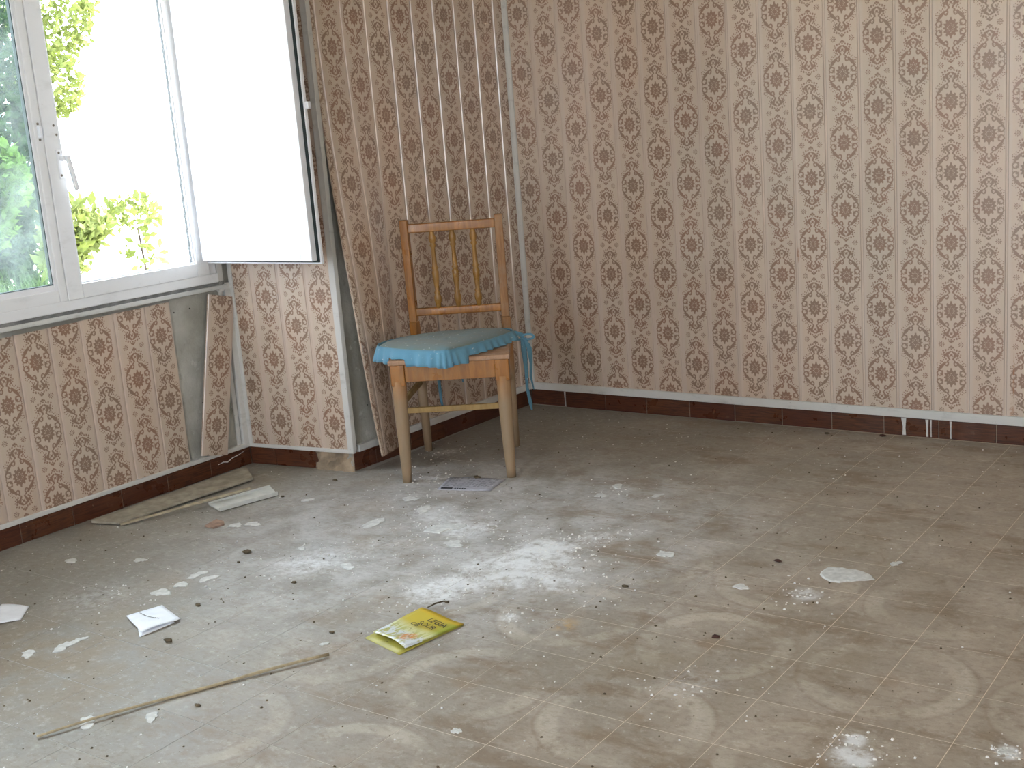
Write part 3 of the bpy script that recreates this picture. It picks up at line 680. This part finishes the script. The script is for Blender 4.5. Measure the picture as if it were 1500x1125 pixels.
fs.append(tuple(1 + (len(rings) - 2) * NL + i for i in range(NL)))
m.add(vs, fs); m.obj('pad', M['blue_dusty'], cu, smooth=True)
m = MB(); vs = []; fs = []; K = 3; NR = NL * K; rows = 6
for j in range(rows):
    for i in range(NR):
        a = i / K; i0 = int(a) % NL; f = a - int(a); p = loop[i0].lerp(loop[(i0 + 1) % NL], f)
        tn = (loop[(i0 + 1) % NL] - loop[i0 - 1]).normalized(); nr = Vector((tn.y, -tn.x))
        g = j / (rows - 1); wv = sin(i * .95 + sin(i * .13) * 2) * .0055 * g + sin(i * .37) * .003 * g
        over = 0
        q = p + nr * (.001 + .017 * g ** .8 + wv) ; z = .036 - .038 * g + .003 * sin(i * .21) * g
        # past the seat edge the frill may hang below the board
        L = Vector((q.x - .3995, q.y + 1.054)); la = L.x * cos(.5339) + L.y * sin(.5339); lb = -L.x * sin(.5339) + L.y * cos(.5339)
        if lb < sb - .006 or la < -sw - .006: z -= .020 * g
        vs.append((q.x - cc.x, q.y - cc.y, max(z, .002) if not (lb < sb - .006 or la < -sw - .006) else z))
for j in range(rows - 1): fs += [(j * NR + i, (j + 1) * NR + i, (j + 1) * NR + (i + 1) % NR, j * NR + (i + 1) % NR) for i in range(NR)]
m.add(vs, fs); o = m.obj('ruffle', M['blue'], cu, smooth=True); so_ = o.modifiers.new('solid', 'SOLIDIFY'); so_.thickness = .0015; so_.offset = 0
def ribbon(name, pts, w, side, par, mat):
    m = MB(); vs = []
    for i, p in enumerate(pts):
        p = Vector(p); s_ = Vector(side) * (w if not isinstance(w, (list, tuple)) else w[i]) / 2; vs += [p - s_, p + s_]
    m.add(vs, [(2 * i, 2 * i + 1, 2 * i + 3, 2 * i + 2) for i in range(len(pts) - 1)])
    o = m.obj(name, mat, par, smooth=True); k = o.modifiers.new('solid', 'SOLIDIFY'); k.thickness = .0015; return o
def rel(x, y, z): return (x - cc.x, y - cc.y, z - .449)
sd = (.8, .5, 0)
# bow tied round the right rear post, tails hanging
ribbon('tie', [rel(.440, -.705, .470), rel(.452, -.690, .462), rel(.462, -.678, .455), rel(.458, -.672, .440)], .018, (0, 0, 1), cu, M['blue'])
bw = MB()
for s in (-1, 1):
    c0 = Vector(rel(.455, -.680, .450)); d = Vector((.8 * s, .5 * s, 0)).normalized()
    lpv = [c0 + d * (.022 * (1 - cos(a)) ) + Vector((0, 0, 1)) * .010 * sin(a) for a in [k * 2 * pi / 12 for k in range(13)]]
    bw.tube(lpv, .0045, 6)
bw.obj('bow', M['blue'], cu, smooth=True)
ribbon('tie', [rel(.455, -.680, .448), rel(.462, -.684, .40), rel(.470, -.69, .33), rel(.468, -.69, .26), rel(.478, -.69, .20), rel(.482, -.69, .175)], [.014, .022, .014, .012, .014, .006], sd, cu, M['blue'])
ribbon('tie', [rel(.462, -.675, .448), rel(.478, -.672, .41), rel(.480, -.67, .35), rel(.474, -.67, .30), rel(.484, -.67, .25)], [.014, .020, .012, .010, .005], sd, cu, M['blue'])
# two ties hanging behind the seat, seen under the apron
ribbon('tie', [rel(.095, -.785, .44), rel(.085, -.755, .40), rel(.095, -.750, .30), rel(.100, -.752, .20), rel(.108, -.752, .155)], [.016, .016, .014, .012, .006], sd, cu, M['blue'])
ribbon('tie', [rel(.17, -.72, .44), rel(.165, -.700, .40), rel(.170, -.698, .32), rel(.172, -.698, .265)], [.014, .014, .012, .006], sd, cu, M['blue'])
m_ = None

# ------------------------------------------------------------------ papers and boards on the floor
def sheet(pts, name, mat, parent=None, z=.002, nx=10, ny=8, curl=None, th=.0006):
    """curved sheet through four world corners (a,b,c,d)"""
    a, b, c, d = [Vector(p) for p in pts]; o = (a + b + c + d) / 4; m = MB(); vs = []; uv = []
    for j in range(ny + 1):
        for i in range(nx + 1):
            u = i / nx; v = j / ny; p = a * (1 - u) * (1 - v) + b * u * (1 - v) + c * u * v + d * (1 - u) * v
            zz = z + (curl(u, v) if curl else 0); vs.append((p.x, p.y, zz)); uv.append((u, v))
    fs = [(j * (nx + 1) + i, j * (nx + 1) + i + 1, (j + 1) * (nx + 1) + i + 1, (j + 1) * (nx + 1) + i) for j in range(ny) for i in range(nx)]
    me = bpy.data.meshes.new(name); me.from_pydata(vs, [], fs); me.materials.append(mat)
    ul = me.uv_layers.new(name='UVMap')
    for l in me.loops: ul.data[l.index].uv = uv[l.vertex_index]
    for p in me.polygons: p.use_smooth = True
    ob = link(name, me, parent); s = ob.modifiers.new('solid', 'SOLIDIFY'); s.thickness = th; s.offset = 1; return ob
def cover_mat():
    t = NT('yellow leaflet print'); u, v, _ = t.sep(t.uv()); uv = t.uv()
    n = t.noise(t.v_('MULTIPLY', uv, (3, 8, 1)), 1.6, 3, .5, 1.0)
    c = t.mix(t.step(v, .0, .35, 1, 0), rgb(196, 176, 60), rgb(150, 160, 60))
    c = t.mix(t.step(u, .42, .62, 1, 0), c, rgb(208, 208, 160))
    c = t.mix(t.m_('MULTIPLY', t.step(u, .28, .42, 1, 0), 1.0), c, rgb(214, 220, 222))
    band = t.m_('MULTIPLY', t.step(n, .48, .56), t.step(u, .25, .8, .9, .0))
    c = t.mix(band, c, rgb(178, 176, 80))
    rd = t.step(t.v_('DISTANCE', uv, (.24, .34, 0)), .10, .19, 1, 0); rd = t.m_('MULTIPLY', rd, t.step(t.noise(t.v_('MULTIPLY', uv, (6, 22, 1)), 1.5, 2), .38, .52))
    c = t.mix(rd, c, rgb(216, 150, 84))
    c = t.mix(t.m_('MULTIPLY', t.step(u, .86, .94), .9), c, rgb(206, 172, 48))
    dk = t.m_('MULTIPLY', t.step(t.noise(t.v_('MULTIPLY', uv, (30, 9, 1)), 1.2, 3), .6, .66), t.step(u, .45, .5, .55, 0))
    c = t.mix(dk, c, rgb(120, 120, 104))
    t.bsdf(c, .4, .5); return t.m
M['cover'] = cover_mat(); M['cover_back'] = simple('leaflet back page', rgb(168, 160, 70), .5, .4, .2, 12)
lf = empty('leaflet', (1.11, -2.17, 0)); tag(lf, 'yellow and white printed leaflet with curled pages on the dusty floor', 'leaflet')
def wp(p): return (p[0] - 1.11, p[1] + 2.17)
LA, LB, LC, LD = wp((1.024, -2.261)), wp((1.038, -2.049)), wp((1.208, -2.087)), wp((1.172, -2.300))
# u runs from the near-left short edge to the far-right short edge
back_ = sheet([LA, LB, LC, LD], 'back_page', M['cover_back'], lf, .0012, curl=lambda u, v: .001 * sin(3 * u))
cA = (LA[0] + .006, LA[1] + .026); cD = (LD[0] - .001, LD[1] + .024)
M['cover'].name = 'leaflet cover'
cov = sheet([cD, LC, LB, cA], 'cover', M['cover'], lf, .0026, curl=lambda u, v: .001 + .012 * max(0, .35 - u) / .35 * (.4 + .6 * sin(v * pi)) + .002 * sin(6 * v + 3 * u), nx=14, ny=12)
def text(body, loc, size, rz, mat, parent, name='lettering'):
    c = bpy.data.curves.new(name, 'FONT'); c.body = body; c.size = size; c.extrude = .0001; c.align_x = 'CENTER'; c.align_y = 'CENTER'
    c.materials.append(mat); tmp = link(name, c); bpy.context.view_layer.update()
    me = bpy.data.meshes.new_from_object(tmp.evaluated_get(bpy.context.evaluated_depsgraph_get())); bpy.data.objects.remove(tmp)
    o = link(name, me, parent); o.location = loc; o.rotation_euler = (0, 0, rz); return o
text('LEGIA', (.036, .052, .0072), .028, radians(-15), M['ink'], lf); text('SOUR', (.020, .028, .0072), .026, radians(-15), M['ink'], lf); text('CIB', (-.014, .022, .0072), .020, radians(-15), M['ink'], lf)
# sheets
pa = sheet([(.319, -2.447), (.351, -2.349), (.483, -2.395), (.464, -2.507)], 'white_paper', M['paper'], None, .002, curl=lambda u, v: .002 + .004 * v * v + .003 * sin(u * 5) * v)
def recenter(o, c):
    for v in o.data.vertices: v.co.x -= c[0]; v.co.y -= c[1]
    o.location = (c[0], c[1], 0)
# built as a thing with two leaves
e = empty('folded_paper', (.40, -2.43, 0)); tag(e, 'folded white paper lying on the floor, left of the yellow leaflet', 'paper')
pa.name = 'top_sheet'; pa.parent = e; pa.location = (-.40, 2.43, 0.002)
# bottom-right underside leaf peeking out
pb = sheet([(.352, -2.440), (.38, -2.36), (.478, -2.412), (.468, -2.520)], 'under_sheet', M['paper'], e, .001, curl=lambda u, v: .001); pb.location = (-.40, 2.43, 0)
ln = MB()
for k in range(10):
    a = .345 + .0085 * k; ln.box(a - .40, a - .40 + .009, -2.4225 + 2.43 - .006 * sin(k * .32), -2.4205 + 2.43 - .006 * sin(k * .32), .0092, .0094)
ln.obj('pen_stroke', M['ink'], e)
p2 = sheet([(-.115, -2.545), (-.02, -2.52), (.049, -2.592), (-.02, -2.70)], 'white_sheet', M['paper'], None, .002, curl=lambda u, v: .003 * sin(3 * u)); recenter(p2, (-.02, -2.59))
tag(p2, 'white sheet of paper at the left edge of the floor, nearest the window wall', 'paper')
nw = empty('newspaper_page', (.47, -1.09, 0)); tag(nw, 'grey printed page with a black heading bar under the chair', 'paper')
def np_(p): return (p[0] - .47, p[1] + 1.09)
N1, N2, N3, N4 = np_((.403, -1.188)), np_((.349, -1.053)), np_((.560, -.990)), np_((.592, -1.131))
sheet([N1, N4, N3, N2], 'page', M['paper_grey'], nw, .001, curl=lambda u, v: .003 * sin(u * 4) * v + .003 * max(0, u - .6))
rx = atan2(N4[1] - N1[1], N4[0] - N1[0])
def on_page(u, v): return Vector(N1) * (1 - u) * (1 - v) + Vector(N4) * u * (1 - v) + Vector(N3) * u * v + Vector(N2) * (1 - u) * v
bb = MB(); p0, p1, p2_, p3 = on_page(.06, .06), on_page(.27, .06), on_page(.26, .16), on_page(.05, .16); bb.add([(q.x, q.y, .0030) for q in (p0, p1, p2_, p3)] + [(q.x, q.y, .0034) for q in (p0, p1, p2_, p3)], [(0, 3, 2, 1), (4, 5, 6, 7), (0, 1, 5, 4), (1, 2, 6, 5), (2, 3, 7, 6), (3, 0, 4, 7)])
bb.obj('heading_bar', M['black'], nw)
lr = MB()
for j in range(9):
    for k in range(14):
        if random.random() < .2: continue
        u = .06 + .062 * k; v = .26 + .075 * j; q = on_page(u, v); r = on_page(u + .045, v); lr.beam((q.x, q.y, .0042 + .003 * sin(u * 4) * v + .003 * max(0, u - .6)), (r.x, r.y, .0042 + .003 * sin(u * 4) * v + .003 * max(0, u - .6)), .0022, .0002)
tag(lr.obj('text_lines', M['ink'], nw), kind='stuff')
for k in range(5):
    q = on_page(.31 + .045 * k, .10); r = on_page(.335 + .045 * k, .10); MB().beam((q.x, q.y, .0034), (r.x, r.y, .0034), .009, .0004).obj('heading_letter', M['black'], nw)

# cane, board, lath and offcut along the window wall
cn = MB(); a = Vector((.713, -2.991)); b = Vector((1.017, -2.383)); pts = []
for i in range(17):
    f = i / 16; p = a.lerp(b, f); n_ = Vector((.9, -.45)); p = p - n_ * (.012 * sin(f * pi)); pts.append((p.x, p.y, .0055 + .002 * sin(f * 9)))
cn = cn.tube(pts, [.0028 + .0012 * sin(min(1, i / 12) * pi * .5) + (.0006 if i % 4 == 0 else 0) for i in range(17)], 8).obj('thin_cane', M['straw'], None, smooth=True)
tag(cn, 'long thin straw-coloured cane lying across the near left floor', 'stick')
bd = MB(); bd.add([(-.506, -1.952, .004), (-.394, -1.925, .004), (-.335, -1.36, .006), (-.47, -1.27, .010), (-.506, -1.952, .014), (-.394, -1.925, .012), (-.335, -1.36, .016), (-.47, -1.27, .020)],
                  [(0, 3, 2, 1), (4, 5, 6, 7), (0, 1, 5, 4), (1, 2, 6, 5), (2, 3, 7, 6), (3, 0, 4, 7)])
bd = bd.obj('fallen_board', M['board'], None, bevel=.002); tag(bd, 'grimy grey-brown board lying flat against the left skirting', 'board')
lt = MB(); lt.beam((-.385, -1.925, .006), (-.200, -1.500, .030), .013, .007); lt = lt.obj('thin_lath', M['lath'], None, bevel=.0015); tag(lt, 'thin pale lath lying between the fallen board and the white offcut', 'lath')
oc = MB(); ax = Vector((-.263, -1.641)); bx_ = Vector((-.169, -1.675)); c_ = Vector((-.110, -1.455)); d_ = Vector((-.205, -1.400))
oc.add([(p.x, p.y, z) for z in (.002, .0075) for p in (ax, bx_, c_, d_)], [(0, 3, 2, 1), (4, 5, 6, 7), (0, 1, 5, 4), (1, 2, 6, 5), (2, 3, 7, 6), (3, 0, 4, 7)])
oce = empty('panel_offcut', (0, 0, 0)); tag(oce, 'short white plastic offcut lying on the floor near the pier', 'offcut')
o = oc.obj('face', M['whiteboard'], oce, bevel=.001)
for p, q, h in ((bx_, c_, .014), (ax, d_, .011)):
    MB().beam((p.x, p.y, h / 2 + .002), (q.x, q.y, h / 2 + .002), .006, h).obj('flange', M['whiteboard'], oce, bevel=.001)
tc = MB().prism([(-.09, -1.811), (-.046, -1.812), (-.040, -1.770), (-.062, -1.752), (-.106, -1.745)], .0, .006).obj('terracotta_fragment', M['terracotta']); tag(tc, 'flat reddish terracotta fragment below the white offcut', 'fragment')

# ------------------------------------------------------------------ plaster flakes and dirt
def flake_mesh(r, seed, th=.003, elong=1.4):
    rn = random.Random(seed); n = 18; th *= .6; m = MB(); ph = rn.uniform(0, 6)
    pl = []
    for i in range(n):
        a = 2 * pi * i / n; q = r * (1 + .22 * sin(2 * a + ph) + .12 * sin(3 * a + 2 * ph) + rn.uniform(-.24, .2) * (.35 if r > .045 else 1)); pl.append((q * cos(a) * elong, q * sin(a)))
    ca, sa = cos(ph), sin(ph); pl = [(x * ca - y * sa, x * sa + y * ca) for x, y in pl]
    vs = [(x, y, 0) for x, y in pl] + [(x * .93, y * .93, th * rn.uniform(.7, 1.2)) for x, y in pl] + [(0, 0, th)]
    fs = [tuple(range(n))[::-1]] + [(i, (i + 1) % n, n + (i + 1) % n, n + i) for i in range(n)] + [(n + i, n + (i + 1) % n, 2 * n) for i in range(n)]
    m.add(vs, fs); return m
FLK = [
    (.247, -2.132, .021, 'left one of the overlapping pair of plaster flakes above the folded white paper'),
    (.304, -2.142, .021, 'right one of the overlapping pair of plaster flakes above the folded white paper'),
    (.257, -2.277, .023, 'pale plaster flake just above the folded white paper'),
    (.265, -2.211, .018, 'small pale plaster flake just below the overlapping flake pair'),
    (.325, -2.652, .024, 'crumbly plaster flake between the left paper sheet and the brown floor stain'),
    (.328, -2.604, .015, 'small plaster flake touching the crumbly flake below the folded white paper'),
    (.277, -2.721, .019, 'ragged plaster flake just below the left edge sheet of paper'),
    (-.243, -2.222, .017, 'plaster flake nearest the skirting of the window wall'),
    (.869, -2.804, .016, 'sharp triangular white flake just below the long cane'),
    (.751, -2.888, .022, 'white flake half under the long cane'),
    (.434, -1.558, .032, 'diamond-shaped plaster flake in front of the left chair leg'),
    (.683, -1.505, .042, 'wide pale plaster patch in front of the printed page'),
    (.376, -1.306, .022, 'plaster flake closest to the front left chair foot'),
    (.499, -1.382, .026, 'flat plaster flake between the printed page and the diamond-shaped flake'),
    (.805, -1.609, .025, 'curved plaster flake in the middle of the floor, above the dust heaps'),
    (1.152, -.961, .015, 'small plaster flake right of the chair, farthest from it'),
    (.976, -1.03, .018, 'small plaster flake right of the chair, second farthest from it'),
    (1.435, -1.433, .021, 'white plaster flake right of the largest dust heap'),
    (2.037, -1.253, .013, 'little white chip beyond the big round plaster piece'),
    (1.945, -1.385, .050, 'big round white plaster piece on the right side of the floor'),
    (1.53, -2.538, .010, 'small white chip on the near floor right of the leaflet'),
    (2.537, -2.119, .012, 'white chip in the splash of plaster at the lower right'),
    (.979, -.924, .018, 'thin plaster flake right of the chair, closest to the far wall'),
    (.001, -1.758, .018, 'plaster flake beside the terracotta fragment'),
    (.049, -1.724, .020, 'plaster flake just beyond the terracotta fragment flake'),
    (.036, -1.456, .017, 'plaster flake right of the white offcut'),
    (.382, -1.835, .012, 'small plaster flake by the left dust haze'),
    (.625, -1.893, .020, 'crumbly plaster flake beyond the grey lump of dirt'),
    (-.031, -2.123, .015, 'small plaster flake left of the dark curled leaf'),
    (.954, -2.334, .008, 'tiny white chip beside the tip of the cane'),
    (1.732, -1.57, .016, 'thin white splinter of plaster left of the round plaster piece')]
for i, (x, y, r, lab) in enumerate(FLK):
    o = flake_mesh(r, i + 3, .0035 if r < .03 else .005, 1.35).obj('plaster_flake', M['flake']); o.location = (x, y, .0003)
    tag(o, lab, 'plaster flake', 'plaster flakes on the floor')
DRT = [
    (.244, -1.933, .018, 'dark curled dry leaf left of the dust haze'), (.285, -2.005, .007, 'dark pebble below the curled dry leaf'),
    (-.037, -1.236, .012, 'dark lump of dirt at the foot of the pier'), (.572, -2.057, .010, 'dark lump of dirt between the leaflet and the left dust haze'),
    (.439, -2.298, .011, 'mossy lump just beyond the folded white paper'), (.562, -2.502, .016, 'brown mossy lump to the right of the folded white paper'),
    (1.074, -1.987, .010, 'dark twig end just beyond the leaflet'), (1.454, -1.695, .011, 'dark scrap near the largest dust heap'),
    (1.812, -1.884, .013, 'dark reddish chip on the right side of the floor'), (1.385, -.069, .012, 'dark crumb by the right wall skirting, left one of two'),
    (1.585, -.031, .014, 'dark crumb by the right wall skirting, right one of two'), (1.747, -1.362, .012, 'brown chip left of the round plaster piece'),
    (.922, -2.272, .009, 'dark crumb left of the leaflet'), (.921, -2.716, .009, 'dark crumb below the middle of the cane'),
    (-.08, -1.461, .010, 'dark pebble beside the white offcut'), (.452, -1.02, .018, 'mossy clump of debris at the far edge of the printed page')]
for i, (x, y, r, lab) in enumerate(DRT):
    r *= .72
    me = MB(); rn = random.Random(50 + i); vs = []; seg = 9
    for j in range(5):
        th_ = pi * (j + .5) / 5
        for k in range(seg):
            q = r * (1 + rn.uniform(-.35, .35)); vs.append((q * 1.2 * sin(th_) * cos(2 * pi * k / seg), q * .8 * sin(th_) * sin(2 * pi * k / seg), r * .35 + .38 * q * cos(th_)))
    me.add(vs, [(j * seg + k, j * seg + (k + 1) % seg, (j + 1) * seg + (k + 1) % seg, (j + 1) * seg + k) for j in range(4) for k in range(seg)] + [tuple(range(seg)), tuple(4 * seg + k for k in range(seg))])
    o = me.obj('dirt_lump', M['chip'] if i in (8, 10, 11) else M['dirt'], None, smooth=True); o.location = (x, y, 0)
    tag(o, lab, 'debris', 'lumps of dirt on the floor')
# twig by the leaflet
tw = MB().tube([(1.055, -2.045, .006), (1.062, -2.020, .009), (1.072, -1.995, .008)], [.002, .0025, .002], 6).obj('twig', M['dirt'], None, smooth=True); tag(tw, 'short dark twig touching the far corner of the leaflet', 'twig')
cr = MB(); rn = random.Random(11)
def crumb(x, y, r, m=cr):
    a = rn.uniform(0, 6); h = r * rn.uniform(.4, .9); P_ = [(x + r * rn.uniform(.6, 1.3) * cos(a + k * 2 * pi / 4), y + r * rn.uniform(.6, 1.3) * sin(a + k * 2 * pi / 4)) for k in range(4)]
    m.add([(p[0], p[1], .0002) for p in P_] + [(x + (p[0] - x) * .6, y + (p[1] - y) * .6, h) for p in P_], [(4, 5, 6, 7), (0, 1, 5, 4), (1, 2, 6, 5), (2, 3, 7, 6), (3, 0, 4, 7)])
for bx, by, br, k in DUST:
    for _ in range(int(100 * k * br / .15)): crumb(rn.gauss(bx, br * .8), rn.gauss(by, br * .8), rn.choice((.0018, .0024, .003, .0045)))
for _ in range(1700):
    x = rn.uniform(-.5, 3.0); y = rn.uniform(-3.2, -.05)
    if x < .02 and y > -1.15: continue
    if rn.random() < .35 + .35 * (x > 1.6): continue
    crumb(x, y, rn.choice((.0012, .0014, .0018, .0022, .0028, .0036)))
cr.v = [v for v in cr.v]
o = cr.obj('plaster_crumbs', M['crumb']); tag(o, 'white plaster crumbs and specks scattered all over the tiled floor', 'debris', kind='stuff')
dc = MB()
for _ in range(900):
    x = rn.uniform(-.5, 2.9); y = rn.uniform(-3.1, -.05)
    if x < .02 and y > -1.15: continue
    crumb(x, y, rn.choice((.0013, .0018, .0025, .0036)), dc)
o = dc.obj('dirt_crumbs', M['dirt']); tag(o, 'dark specks of dirt scattered over the tiled floor', 'debris', kind='stuff')

# ------------------------------------------------------------------ garden
yd = box('ground', M['gravel'], (-40, 12, -40, 40, -.5, -.25)); yd['kind'] = 'structure'
def foliage(m, c, rad, n, size, seed, shell=.55, upd=.3):
    rn = random.Random(seed)
    for _ in range(n):
        a = rn.uniform(0, 2 * pi); b = math.acos(rn.uniform(-1, 1)); r = rn.uniform(shell, 1) ** .6
        p = Vector((c[0] + rad[0] * r * sin(b) * cos(a), c[1] + rad[1] * r * sin(b) * sin(a), c[2] + rad[2] * r * cos(b)))
        d = Vector((rn.gauss(0, 1), rn.gauss(0, 1), rn.gauss(upd, .8))).normalized(); s = d.cross(Vector((rn.gauss(0, 1), rn.gauss(0, 1), rn.gauss(0, 1)))).normalized()
        L = size * rn.uniform(.6, 1.3); w = L * .28; n_ = d.cross(s)
        m.add([p, p + d * L * .45 + s * w - n_ * w * .3, p + d * L - n_ * L * .15, p + d * L * .45 - s * w - n_ * w * .3, p + d * L * .5], [(0, 1, 4), (1, 2, 4), (0, 4, 3), (4, 2, 3)])
def plant(name, blobs, mat, trunk, label, cat, leaf, seed, group=None, base=None):
    b = base or (trunk[0][0], trunk[0][1], -.25); e = empty(name, b); tag(e, label, cat, group)
    m = MB()
    for i, (c, r, n) in enumerate(blobs): foliage(m, (c[0] - b[0], c[1] - b[1], c[2] - b[2]), r, n, leaf, seed + i)
    me = bpy.data.meshes.new('foliage'); me.from_pydata(m.v, [], m.f); me.materials.append(mat); o = link('foliage', me, e); o['kind'] = 'stuff'
    MB().tube([tuple(p[k] - b[k] for k in range(3)) for p in trunk], [(.05 if leaf > .08 and len(blobs) > 2 else .011) * (1 - .6 * i / len(trunk)) for i in range(len(trunk))], 8).obj('trunk' if leaf > .08 else 'stem', M['bark'], e, smooth=True)
# seen through the left pane: dark tree, brighter shrub in front, long grass
plant('dark_evergreen_tree', [((-6.2, 1.25, 1.5), (.7, .6, 1.3), 9000), ((-6.4, .6, 2.6), (.9, .9, 1.2), 9000), ((-6.0, .5, 1.0), (.8, .9, 1.1), 9000), ((-6.3, 1.4, 2.9), (.6, .5, .8), 4000)], M['leaf_dark'],
      [(-6.2, 1.0, -.25), (-6.2, 1.0, 1.0), (-6.2, 1.0, 2.4)], 'dark evergreen tree filling the left window pane', 'tree', .085, 1)
plant('bright_shrub', [((-3.5, -.22, 1.12), (.2, .20, .24), 1000), ((-3.6, -.34, .90), (.25, .26, .22), 800)], M['leaf_bright'], [(-3.6, -.4, -.25), (-3.6, -.4, .4), (-3.55, -.35, .9)], 'bright green leafy shrub in front of the dark tree', 'shrub', .065, 20)
plant('grey_green_shrub', [((-4.6, .30, .90), (.4, .45, .5), 5200), ((-4.4, .1, .50), (.4, .5, .35), 4000)], M['leaf_mid'], [(-4.6, .2, -.25), (-4.6, .2, .3), (-4.6, .2, .8)], 'grey-green shrub low behind the left window pane, above the long grass', 'shrub', .06, 60)
plant('sunlit_branch_tree', [((-7.2, 2.95, 2.50), (.45, .42, .42), 1700), ((-7.0, 2.68, 1.85), (.35, .30, .34), 900), ((-7.4, 2.7, 3.3), (.4, .35, .4), 700)], M['leaf_pale'], [(-7.0, 2.1, -.25), (-7.0, 2.1, 1.4), (-7.2, 2.5, 2.6)], 'sunlit tree whose branches reach past the window post', 'tree', .075, 30)
plant('large_leaf_bush', [((-3.6, .34, .78), (.18, .22, .16), 420), ((-3.5, .18, .66), (.14, .16, .18), 260)], M['leaf_pale'], [(-3.6, .25, -.25), (-3.6, .28, .3), (-3.6, .34, .7)], 'large-leaved bush low behind the middle pane, left one', 'bush', .085, 40)
plant('airy_bush', [((-4.0, 1.10, .80), (.16, .2, .12), 170), ((-4.0, 1.12, .52), (.12, .14, .16), 40)], M['leaf_pale'], [(-4.0, 1.15, -.25), (-4.0, 1.15, .3), (-4.0, 1.12, .7)], 'airy pale bush low behind the middle pane, right one', 'bush', .075, 50)
g = MB(); rn = random.Random(3)
for _ in range(4200):
    x = rn.uniform(-3.05, -2.4); y = rn.uniform(-1.2, -.28); h = rn.uniform(.55, 1.0); a = rn.uniform(0, 6); w = .004
    b0 = Vector((x, y, -.25)); t0 = Vector((cos(a) * h * .3, sin(a) * h * .3, h)); s = Vector((-sin(a), cos(a), 0)) * w
    g.add([b0 - s, b0 + s, b0 + t0 * .55 + s * .8, b0 + t0 * .55 - s * .8, b0 + t0 + Vector((cos(a), sin(a), -.4)) * h * .15], [(0, 1, 2, 3), (3, 2, 4)])
me = bpy.data.meshes.new('grass'); me.from_pydata(g.v, [], g.f); me.materials.append(M['grass']); o = link('long_grass', me); tag(o, 'long green grass growing below the left window pane', 'grass', kind='stuff')
